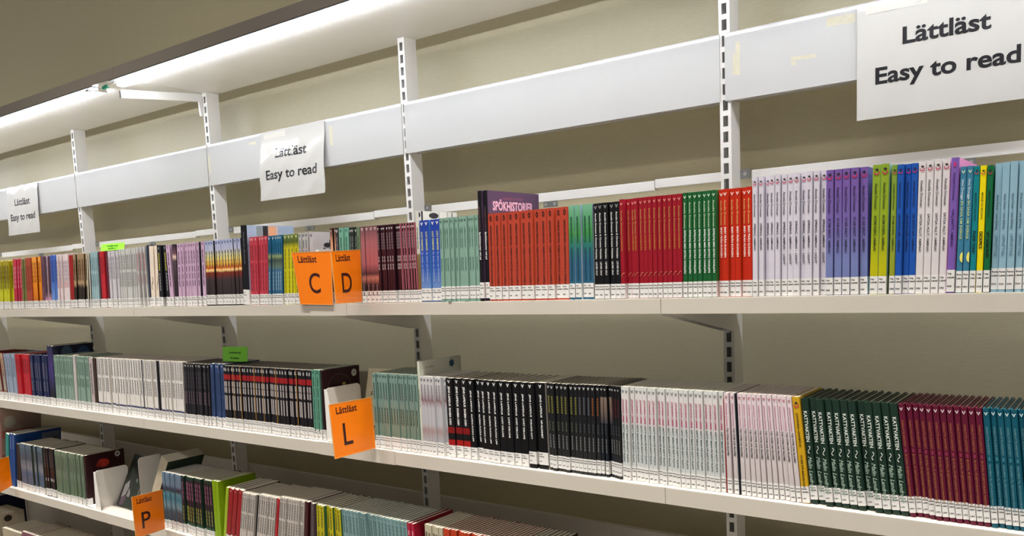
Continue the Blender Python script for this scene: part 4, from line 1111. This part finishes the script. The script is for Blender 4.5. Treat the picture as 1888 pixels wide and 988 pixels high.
    'black3': S('1c1a1a', lab=('Roman', 'PUT')),
}
_ch = dict(hard=False)
for nm, c1, bands in [('charcoal_yellow', '66642c', None), ('charcoal_plain', '505058', None), ('charcoal_orange', '74401e', None),
                      ('charcoal_photo', None, [(0, '18181c'), (0.12, '18181c'), (0.13, '7c6c60'), (0.28, '6c5c54'), (0.4, '444048'), (0.42, '181c20'), (1, '1c2430')]),
                      ('charcoal_red', '4c1420', None)]:
    tx = [dash(0.43, 0.54, 0.24, '4c5840' if nm == 'charcoal_yellow' else '3e444c', 3), dash(0.58, 0.74, 0.24, '747474', 5)]
    if c1:
        tx.insert(0, dash(0.14, 0.34, 0.38, c1, 7))
    STY[nm] = S(bands or [(0, '17171b'), (0.5, '1c1d20'), (1, '2c2d2e')], '1a1a1d', text=tx, v=('dcdcdc', 0.045), lab=('Roman', 'LAR'), lz=0.006, lh=0.026)

STY['black_redband_gold'] = dict(STY['black_redband'], marks=STY['black_redband']['marks'] + [('edge', 'a87c30')])
LABEL_MAT = mat('e6e4e2', 0.3, 0.01, 40.0)
EMB_RED, EMB_INK = mat('c01c50', 0.4), mat('1c1820', 0.4)
CACHE = {}


def cut_right(mb, lim, axis=0):
    """clip flat lettering that would run past the spine edge"""
    keep = []
    km = []
    for f, m in zip(mb.f, mb.m):
        if max(mb.v[i][axis] for i in f) <= lim:
            keep.append(f)
            km.append(m)
    mb.f, mb.m = keep, km


def book_meshes(style, t, h):
    key = (style, round(t, 5), round(h, 4))
    if key in CACHE:
        return CACHE[key]
    st = STY[style]
    d = st['depth']
    hard = st['hard']
    c = 0.0018 if hard else 0.0005
    c = min(c, t * 0.2)
    r = min(0.0018 if hard else 0.0009, t * 0.3)
    smat = mat_bands(st['spine'], st['rough'], st['noise'], constant=st['const']) if isinstance(st['spine'], list) else mat(st['spine'], st['rough'], 0.05, 30.0, spec=0.3)
    cmat = mat(st['cover'], st['rough'], 0.05, 30.0, spec=0.3)
    bulge = 0.0012 if hard else 0.0004
    outer = [(0, d), (0, r), (r * 0.35, r * 0.35), (r, 0), (t / 2, -bulge * 0.4), (t - r, 0), (t - r * 0.35, r * 0.35), (t, r), (t, d)]
    inner = [(c, d), (c, r + c), (c, r * 0.35 + c), (r + c * 0.2, c), (t / 2, c), (t - r - c * 0.2, c), (t - c, r * 0.35 + c), (t - c, r + c), (t - c, d)]
    n = len(outer)
    mb = MB()
    vs = [(x, y, z) for z in (0, h) for x, y in outer] + [(x, y, z) for z in (0, h) for x, y in inner]
    for i in range(n - 1):
        m_ = cmat if i in (0, n - 2) else smat
        mb_f = [(i, i + 1, n + i + 1, n + i)]
        if i == 0:
            mb.add(vs, mb_f, m_)
        else:
            mb.f += mb_f
            mb.m.append(mb.slot(m_))
        for f in ((2 * n + i + 1, 2 * n + i, 3 * n + i, 3 * n + i + 1), (n + i, n + i + 1, 3 * n + i + 1, 3 * n + i), (i + 1, i, 2 * n + i, 2 * n + i + 1)):
            mb.f.append(f)
            mb.m.append(mb.slot(m_))
    for f in ((0, n, 3 * n, 2 * n), (n - 1, 2 * n + n - 1, 3 * n + n - 1, n + n - 1)):
        mb.f.append(f)
        mb.m.append(mb.slot(cmat))
    cover = mb.mesh('cover')
    uvl = cover.uv_layers.new(name='UVMap')
    for lp in cover.loops:
        co = cover.vertices[lp.vertex_index].co
        uvl.data[lp.index].uv = (co.x / t, co.z / h)
    ins = 0.003 if hard else 0.0009
    pages = MB().box((c + 0.00005, c + 0.0006, ins), (t - c - 0.00005, d - (0.003 if hard else 0.0006), h - ins), PAPER).mesh('page_block')
    # printed matter on the spine
    tm = MB()
    yv = -0.00055 - bulge * 0.4
    for e in st['text']:
        if e[0] == '#':
            _, a, b, wf, col, k = e
            m_ = mat(col, 0.4)
            w = wf * t
            rnd = random.Random(sum(map(ord, style)) + int(a * 1000))
            zs = [a + (b - a) * i / k for i in range(k + 1)]
            for i in range(k):
                z1, z0 = h * (1 - zs[i]), h * (1 - zs[i + 1] + (0.0 if k == 1 else (b - a) / k * (0.12 + 0.1 * rnd.random())))
                x0 = t / 2 - w / 2
                tm.add([(x0, yv, z0), (x0 + w, yv, z0), (x0 + w, yv, z1), (x0, yv, z1)], [(0, 1, 2, 3)], m_)
        else:
            body, a, b, wf, col, bold = e
            cap = wf * t * 0.95
            xc = t / 2 - cap * 0.5
            if body == '(':
                cap, xc = t * 0.6, t * 0.2
            ln = (b - a) * h
            if body == '~':
                tm.tube([(t / 2 + math.sin(q / 8 * 2 * math.pi) * t * 0.16, yv, h * (1 - a) - ln * q / 8) for q in range(9)], 0.0006, mat(col, 0.4), 5)
                continue
            if body == '(':
                tm.tube([(t * (0.1 + 0.8 * q / 6), yv + 0.0003, h * (1 - b) + ln * math.sin(q / 6 * 1.6)) for q in range(7)], 0.0003, mat(col, 0.4), 4)
                continue
            text_on(tm, body, lambda u, v, xc=xc, a=a: (xc + v, yv, h * (1 - a) - u), ln, cap, mat(col, 0.4), bold + 0.012, 0.35 if body.startswith('Malin') else 0.0)
    if st['v']:
        col, zf = st['v']
        vv, ff = chevron(t / 2, h * (1 - zf), min(t * 0.6, 0.0074), yv)
        tm.add(vv, ff, mat(col, 0.4))
    if st['chili']:
        s_ = min(t * 0.72, 0.0085)
        vv, ff = crescent(t / 2, h * (1 - st['chili']), s_, yv)
        tm.add(vv, ff, EMB_RED)
        vv, ff = sprout(t / 2, h * (1 - st['chili']), s_, yv)
        tm.add(vv, ff, EMB_INK)
    for mk in st['marks']:
        if mk[0] == 'ring':
            s_ = min(t * 0.4, 0.005)
            for k_ in range(8):
                a0, a1 = k_ * math.pi / 4, (k_ + 1) * math.pi / 4
                z0 = h * (1 - mk[2])
                tm.add([(t / 2 + s_ * q * math.cos(aa) * 0.6, yv, z0 + s_ * q * math.sin(aa)) for q, aa in ((0.55, a0), (1, a0), (1, a1), (0.55, a1))], [(0, 1, 2, 3)], mat(mk[1], 0.4))
            tm.add([(t / 2 - 0.0004, yv, h * (1 - mk[2]) + s_), (t / 2 + 0.0004, yv, h * (1 - mk[2]) + s_), (t / 2, yv, h * (1 - mk[2]) + s_ * 1.8)], [(0, 1, 2)], mat(mk[1], 0.4))
        if mk[0] == 'sq':
            z0 = h * (1 - mk[2])
            tm.add([(t * 0.35, yv, z0 - 0.003), (t * 0.65, yv, z0 - 0.003), (t * 0.65, yv, z0 + 0.003), (t * 0.35, yv, z0 + 0.003)], [(0, 1, 2, 3)], mat(mk[1], 0.4))
        if mk[0] == 'moon':
            z0 = h * (1 - mk[2])
            tm.add([(t - 0.0002, yv, z0 - 0.0075)] + [(t - 0.0002 - t * 0.48 * math.sin(q * math.pi / 8), yv, z0 - 0.0075 * math.cos(q * math.pi / 8)) for q in range(1, 8)] + [(t - 0.0002, yv, z0 + 0.0075)], [tuple(range(9))[::-1]], mat(mk[1], 0.4))
        if mk[0] == 'edge':
            tm.add([(t * 0.8, yv, 0.03), (t, yv, 0.03), (t, yv, h), (t * 0.8, yv, h)], [(0, 1, 2, 3)], mat(mk[1], 0.35))
    text = tm.mesh('spine_print') if tm.f else None
    # shelf-mark label wrapped round the foot of the spine
    label = None
    if st['lab']:
        lb = MB()
        z0, z1 = st['lz'], st['lz'] + st['lh']
        e = 0.00016
        yl = -bulge * 0.4 - e
        ow = [(0.0002, yl), (t - 0.0002, yl), (t + e * 0.8, r), (t + e * 0.8, 0.016)]
        lb.add([(x, y, z) for z in (z0, z1) for x, y in ow], [(0, 1, 5, 4), (1, 2, 6, 5), (2, 3, 7, 6)], LABEL_MAT)
        if style != 'far':
            tl = MB()
            capm = 0.0024
            for ln_, zf, ww in ((st['lab'][0], 0.80, 0.0017 * len(st['lab'][0])), ('Lättläst', 0.62, 0.0125), (st['lab'][1], 0.22, 0.0058)):
                text_on(tl, ln_, lambda u, v, zf=zf: (0.0011 + u, yl - 0.0001, z0 + (z1 - z0) * zf + v), ww, capm, INK, 0.03)
            cut_right(tl, t - 0.0002)
            if tl.f:
                off = len(lb.v)
                lb.v += tl.v
                s_ = lb.slot(INK)
                lb.f += [tuple(i + off for i in f) for f in tl.f]
                lb.m += [s_] * len(tl.f)
        label = lb.mesh('spine_label')
    art = None
    if st['art']:
        ab = MB()
        xa = t + 0.0002
        for i, a in enumerate(st['art']):
            xa += 0.00008
            if a[0] == 'rect':
                ab.add([(xa, a[1] + 0.001, a[3]), (xa, a[2], a[3]), (xa, a[2], min(a[4], h - 0.0005)), (xa, a[1] + 0.001, min(a[4], h - 0.0005))], [(0, 1, 2, 3)], mat(a[5], 0.35))
            elif a[0] == 'blob':
                ab.add([(xa, max(0.001, a[1] + a[3] * math.cos(q * math.pi / 9)), a[2] + a[4] * math.sin(q * math.pi / 9)) for q in range(18)], [tuple(range(18))], mat(a[5], 0.35))
            elif a[0] == 'ring':
                for q in range(24):
                    a0, a1 = q * math.pi / 12, (q + 1) * math.pi / 12
                    ab.add([(xa, a[1] + a[3] * s_ * math.cos(aa), a[2] + a[4] * s_ * math.sin(aa)) for s_, aa in ((0.97, a0), (1, a0), (1, a1), (0.97, a1))], [(0, 1, 2, 3)], mat(a[5], 0.35))
            elif a[0] == 'v':
                vv, ff = chevron(a[1], a[2], a[3])
                ab.add([(xa, p[0], p[2]) for p in vv], ff, mat(a[4], 0.35))
            elif a[0] == 'flower':
                ab.add([(xa, a[1] + a[3] * (1 if q % 2 else 0.6) * math.cos(q * math.pi / 8), a[2] + a[3] * (1 if q % 2 else 0.6) * math.sin(q * math.pi / 8)) for q in range(16)], [tuple(range(16))], mat(a[4], 0.35))
            elif a[0] == 'text':
                _, body, y0, y1, zb, cap, col, bold = a
                text_on(ab, body, lambda u, v: (xa, y0 + u, zb + v), y1 - y0, cap, mat(col, 0.35), bold)
        art = ab.mesh('cover_print')
    CACHE[key] = [('cover', cover), ('page_block', pages)] + ([('spine_print', text)] if text else []) + ([('spine_label', label)] if label else []) + ([('cover_print', art)] if art else [])
    return CACHE[key]


ORDW = ['first', 'second', 'third', 'fourth', 'fifth', 'sixth', 'seventh', 'eighth', 'ninth', 'tenth', 'eleventh', 'twelfth', 'thirteenth', 'fourteenth', 'fifteenth', 'sixteenth',
        'seventeenth', 'eighteenth', 'nineteenth', 'twentieth', 'twenty-first', 'twenty-second', 'twenty-third', 'twenty-fourth', 'twenty-fifth', 'twenty-sixth', 'twenty-seventh',
        'twenty-eighth', 'twenty-ninth', 'thirtieth', 'thirty-first', 'thirty-second']
LEVEL = {1: (Z1, LIP_Y + 0.0034, 'books on the top shelf'), 2: (Z2, LIP_Y + 0.0149, 'books on the middle shelf'), 3: (Z3, LIP_Y + 0.0149, 'books on the lower shelf'), 4: (Z4, LIP_Y + 0.012, 'books on the lowest shelf')}


def place_book(style, x, y, z, lean, t, h, label, group, part_src=None):
    root = bpy.data.objects.new('book', None)
    root.empty_display_size = 0.02
    th = math.atan(lean)
    root.location = (x, y, z + 0.0002 + (t * math.sin(th) if th > 0 else 0.0))
    root.rotation_euler = (0, th, 0)
    COL.objects.link(root)
    tag(root, label, 'book', group)
    for nm, me in book_meshes(style, t, h):
        o = bpy.data.objects.new(nm, me)
        COL.objects.link(o)
        o.parent = root
    return root


# every book of the three levels, left to right
rnd = random.Random(11)
PLAN = []
last = {}
for si, (sh, style, n, X0, X1, l0, l1, h, what, where) in enumerate(SEGMENTS):
    z, y, group = LEVEL[sh]
    pb = (X1 - X0) / n
    pt = ((X1 + l1 * h) - (X0 + l0 * h)) / n
    t = max(0.002, min(pb, pt) * 0.95 - 0.0002)
    st = STY[style]
    for i in range(n):
        lean = l0 + (l1 - l0) * (i + 0.5) / n
        x = X0 + pb * i + (pb - t) * (0.5 if pb < pt * 1.15 else (i + 0.5) / n)
        yj = y + st['yoff'] + rnd.uniform(-0.002, 0.003) + (rnd.random() < 0.15) * 0.005
        if sh in last:                       # neighbours lean on each other and never cross
            px, pl, ptk, ph = last[sh]
            hh = min(ph, h)
            need = (px + ptk + pl * hh - x) / hh + 0.001
            x = max(x, px + ptk * math.sqrt(1 + pl * pl) + 0.0001)
            if need > lean and x - px < 0.06:
                lean = need
        last[sh] = (x, lean, t, h)
        nth = '' if n == 1 else (('left one, ', 'right one, ')[i] if n == 2 else '%s from left, ' % ORDW[i])
        label = ('%s, %s%s' % (what, nth, where)) if n > 1 else '%s %s' % (what, where)
        dist = (Vector((x, yj, z)) - CAM_POS).length
        sty = 'black_redband_gold' if style == 'black_redband' and i in (3, 6, 11, 14, 19, 26) else style
        PLAN.append(dict(seg=si, style=sty, x=x, y=yj, z=z, lean=lean, t=t, h=h, label=label, group=group, size=h * t / dist ** 3, keep=STY[style]['art'] != ()))

# the 300 books that show largest are objects of their own; the small far ones are joined below
ONE_BY_ONE = 300 - 12
segsize = {}
for p in PLAN:
    segsize.setdefault(p['seg'], []).append(p['size'])
order = sorted(segsize, key=lambda s: -(sum(segsize[s]) / len(segsize[s]) + (1 if any(p['seg'] == s and p['keep'] for p in PLAN) else 0)))
chosen, left = set(), ONE_BY_ONE
for s in order:
    c = len(segsize[s])
    if c <= left:
        chosen.add(s)
        left -= c
FAR = []
for p in PLAN:
    if p['seg'] in chosen:
        place_book(p['style'], p['x'], p['y'], p['z'], p['lean'], p['t'], p['h'], p['label'], p['group'])
    else:
        FAR.append(p)

# ------------------------------------------------------------------ books shown otherwise
def slab_book(name, corners, thick, cover_col, page_col, label, art=None, spine='left'):
    """face-out book from the four corners of its front cover: TL, BL, BR, TR"""
    TL, BL, BR, TR = [Vector(c) for c in corners]
    t = thing(name, label, 'book', tuple(BL))
    nrm = (BR - BL).cross(TL - BL).normalized()
    if nrm.y > 0:
        nrm = -nrm

    def P(u, v, o):
        return TL.lerp(TR, u).lerp(BL.lerp(BR, u), v) + nrm * o - BL
    box = [(0, 1, 2, 3), (7, 6, 5, 4), (0, 4, 5, 1), (1, 5, 6, 2), (2, 6, 7, 3), (3, 7, 4, 0)]

    def slab(u0, u1, v0, v1, o0, o1, m):
        b = MB()
        q = [(u0, v0), (u0, v1), (u1, v1), (u1, v0)]
        b.add([P(u, v, o1) for u, v in q] + [P(u, v, o0) for u, v in q], box, m)
        return b
    c = slab(0, 1, 0, 1, -0.0008, 0.0, mat(cover_col, 0.35, 0.04))
    c2 = slab(0, 1, 0, 1, -thick, -thick + 0.0008, mat(cover_col, 0.35, 0.04))
    c.add(c2.v, c2.f, mat(cover_col, 0.35, 0.04))
    c3 = slab(0, 0.012, 0, 1, -thick + 0.0008, -0.0008, mat(cover_col, 0.35, 0.04))
    c.add(c3.v, c3.f, mat(cover_col, 0.35, 0.04))
    c.build('cover', t)
    slab(0.014, 0.985, 0.006, 0.994, -thick + 0.001, -0.001, PAPER).build('page_block', t)
    if art:
        ab = MB()
        art(ab, P)
        ab.build('cover_print', t)
    return t


def booklet_art(ab, P):
    for body, u, v, w, cap in (('Brev', 0.22, 0.17, 0.5, 0.011), ('LEV', 0.16, 0.4, 0.42, 0.010), ('jag', 0.4, 0.66, 0.35, 0.009), ('lätt', 0.1, 0.9, 0.5, 0.010)):
        text_on(ab, body, lambda a, b: P(u + a / 0.115, v - b / 0.16, 0.0005), w * 0.115, cap, INK, 0.004, 0.25)


slab_book('book', [(-0.9045, -0.172, -0.212), (-0.929, -0.19, -0.3845), (-0.814, -0.19, -0.3845), (-0.79, -0.172, -0.212)], 0.008, 'c9c0a4', 'ddd', 'cream book with handwritten title, face out behind the orange L flag', booklet_art)


def photo_art(ab, P):
    def poly(pts, col):
        ab.add([P(u, v, 0.0004 + 0.0001 * len(ab.m) / 4) for u, v in pts], [tuple(range(len(pts)))], mat(col, 0.35))
    poly([(0.0, 0.0), (1, 0), (1, 0.45), (0.0, 0.5)], '141c18')
    poly([(0.35, 0.28), (0.62, 0.2), (0.8, 0.36), (0.72, 0.56), (0.3, 0.6)], 'b8b8bc')
    poly([(0.62, 0.16), (0.98, 0.18), (0.86, 0.42), (0.74, 0.3)], 'a02c34')
    poly([(0.1, 0.6), (0.3, 0.5), (0.42, 0.56), (0.34, 0.78), (0.12, 0.85)], 'c8c8cc')
    poly([(0.45, 0.56), (0.62, 0.58), (0.6, 0.8), (0.42, 0.8)], 'bcbcc4')
    poly([(0.12, 0.84), (0.42, 0.8), (0.38, 0.97), (0.14, 0.99)], '7c6480')
    for k in range(4):
        poly([(0.42, 0.34 + k * 0.04), (0.66, 0.31 + k * 0.04), (0.66, 0.33 + k * 0.04), (0.42, 0.36 + k * 0.04)], '3c3c44')


slab_book('book', [(-2.16, -0.15, -0.566), (-2.16, -0.235, -0.7315), (-2.045, -0.245, -0.7315), (-2.04, -0.16, -0.572)], 0.009, '2c3c34', 'ddd', 'dark photo book leaning back beside the bookend, lower shelf', photo_art)
# cream-spined book slumped to the right behind the P flag
book_cream = dict(STY['cream_thin'])
STY['slumped'] = S('b8ae98', '2c3c30', lab=None, depth=0.13)
place_book('slumped', -1.886, -0.28, Z3, 0.62, 0.038, 0.245, 'cream-spined dark green book slumped to the right above the P flag', 'books on the lower shelf')
# pale patterned book cut by the left edge
STY['patterned'] = S('7c5450', '9c8478', lab=None, depth=0.15, art=[('blob', 0.03, 0.255, 0.022, 0.026, 'a8a498'), ('blob', 0.04, 0.15, 0.022, 0.026, 'a8a498'), ('rect', 0.0, 0.12, 0.19, 0.22, '9c5c50'), ('rect', 0.0, 0.12, 0.09, 0.12, '9c5c50')])
place_book('patterned', -2.945, -0.297, Z3, 0.2, 0.02, 0.31, 'tall pale patterned book with grey circles at the left edge, lower shelf', 'books on the lower shelf')

# ------------------------------------------------------------------ lowest shelf, seen in the lower left corner
STY['leaf_green'] = S('3c6c48', 'b8ae9c', lab=None, depth=0.14, art=[('ring', 0.03, 0.15, 0.012, 0.013, '241c1c'), ('blob', 0.075, 0.16, 0.016, 0.014, '2c2424'), ('ring', 0.11, 0.165, 0.013, 0.014, '241c1c')])
STY['navy_big'] = S('161c3c', lab=None, depth=0.16)
STY['cream_low'] = S('a89c88', lab=None, depth=0.13)
STY['pink_low'] = S('7c4c5c', '6c4450', lab=None, depth=0.14, noise=0.1)
def low(style, x0, n, dx, t, h, y=-0.297):
    for i in range(n):
        FAR.append(dict(style=style, x=x0 + i * dx, y=y, z=Z4, lean=0.0, t=t, h=h))


low('navy_big', -3.36, 3, 0.0275, 0.026, 0.225, -0.24)
low('leaf_green', -3.27, 7, 0.0232, 0.022, 0.182)
low('cream_low', -2.98, 8, 0.0212, 0.02, 0.16)
low('pink_low', -2.80, 5, 0.0212, 0.02, 0.172)
low('cream_low', -2.69, 14, 0.0212, 0.02, 0.172)

# ------------------------------------------------------------------ all remaining small far books, one joined object
vs, fs, ms, mats, uvs = [], [], [], [], []
for p in FAR:
    th = math.atan(p['lean'])
    M = Matrix.Translation((p['x'], p['y'], p['z'] + 0.0002 + (p['t'] * math.sin(th) if th > 0 else 0))) @ Matrix.Rotation(th, 4, 'Y')
    for nm, me in book_meshes(p['style'], p['t'], p['h']):
        off = len(vs)
        vs += [tuple(M @ v.co) for v in me.vertices]
        sl = []
        for m in me.materials:
            if m not in mats:
                mats.append(m)
            sl.append(mats.index(m))
        for q in me.polygons:
            fs.append(tuple(i + off for i in q.vertices))
            ms.append(sl[q.material_index])
            for i in q.vertices:
                co = me.vertices[i].co
                uvs += [co.x / p['t'], co.z / p['h']]
me = bpy.data.meshes.new('books')
me.from_pydata(vs, [], fs)
for m in mats:
    me.materials.append(m)
me.polygons.foreach_set('material_index', ms)
uvl = me.uv_layers.new(name='UVMap')
uvl.data.foreach_set('uv', uvs)
me.update()
o = bpy.data.objects.new('books', me)
COL.objects.link(o)
tag(o, 'rows of smaller, farther paperbacks filling the left parts of the shelves', 'books')
o['kind'] = 'stuff'
print('BOOKS one by one', 300 - 12 - left, 'joined', len(FAR), 'tris about', len(fs))
bad = [x['label'] for x in COL.objects if x.parent is None and 'label' in x and not 4 <= len(x['label'].replace('/', ' ').split()) <= 16]
print('BAD LABELS', len(bad), bad[:40])
lb = {}
for x in COL.objects:
    if x.parent is None and 'label' in x:
        lb.setdefault(x['label'], []).append(x.name)
print('DUP LABELS', {k: v for k, v in lb.items() if len(v) > 1})
bpy.context.view_layer.update()
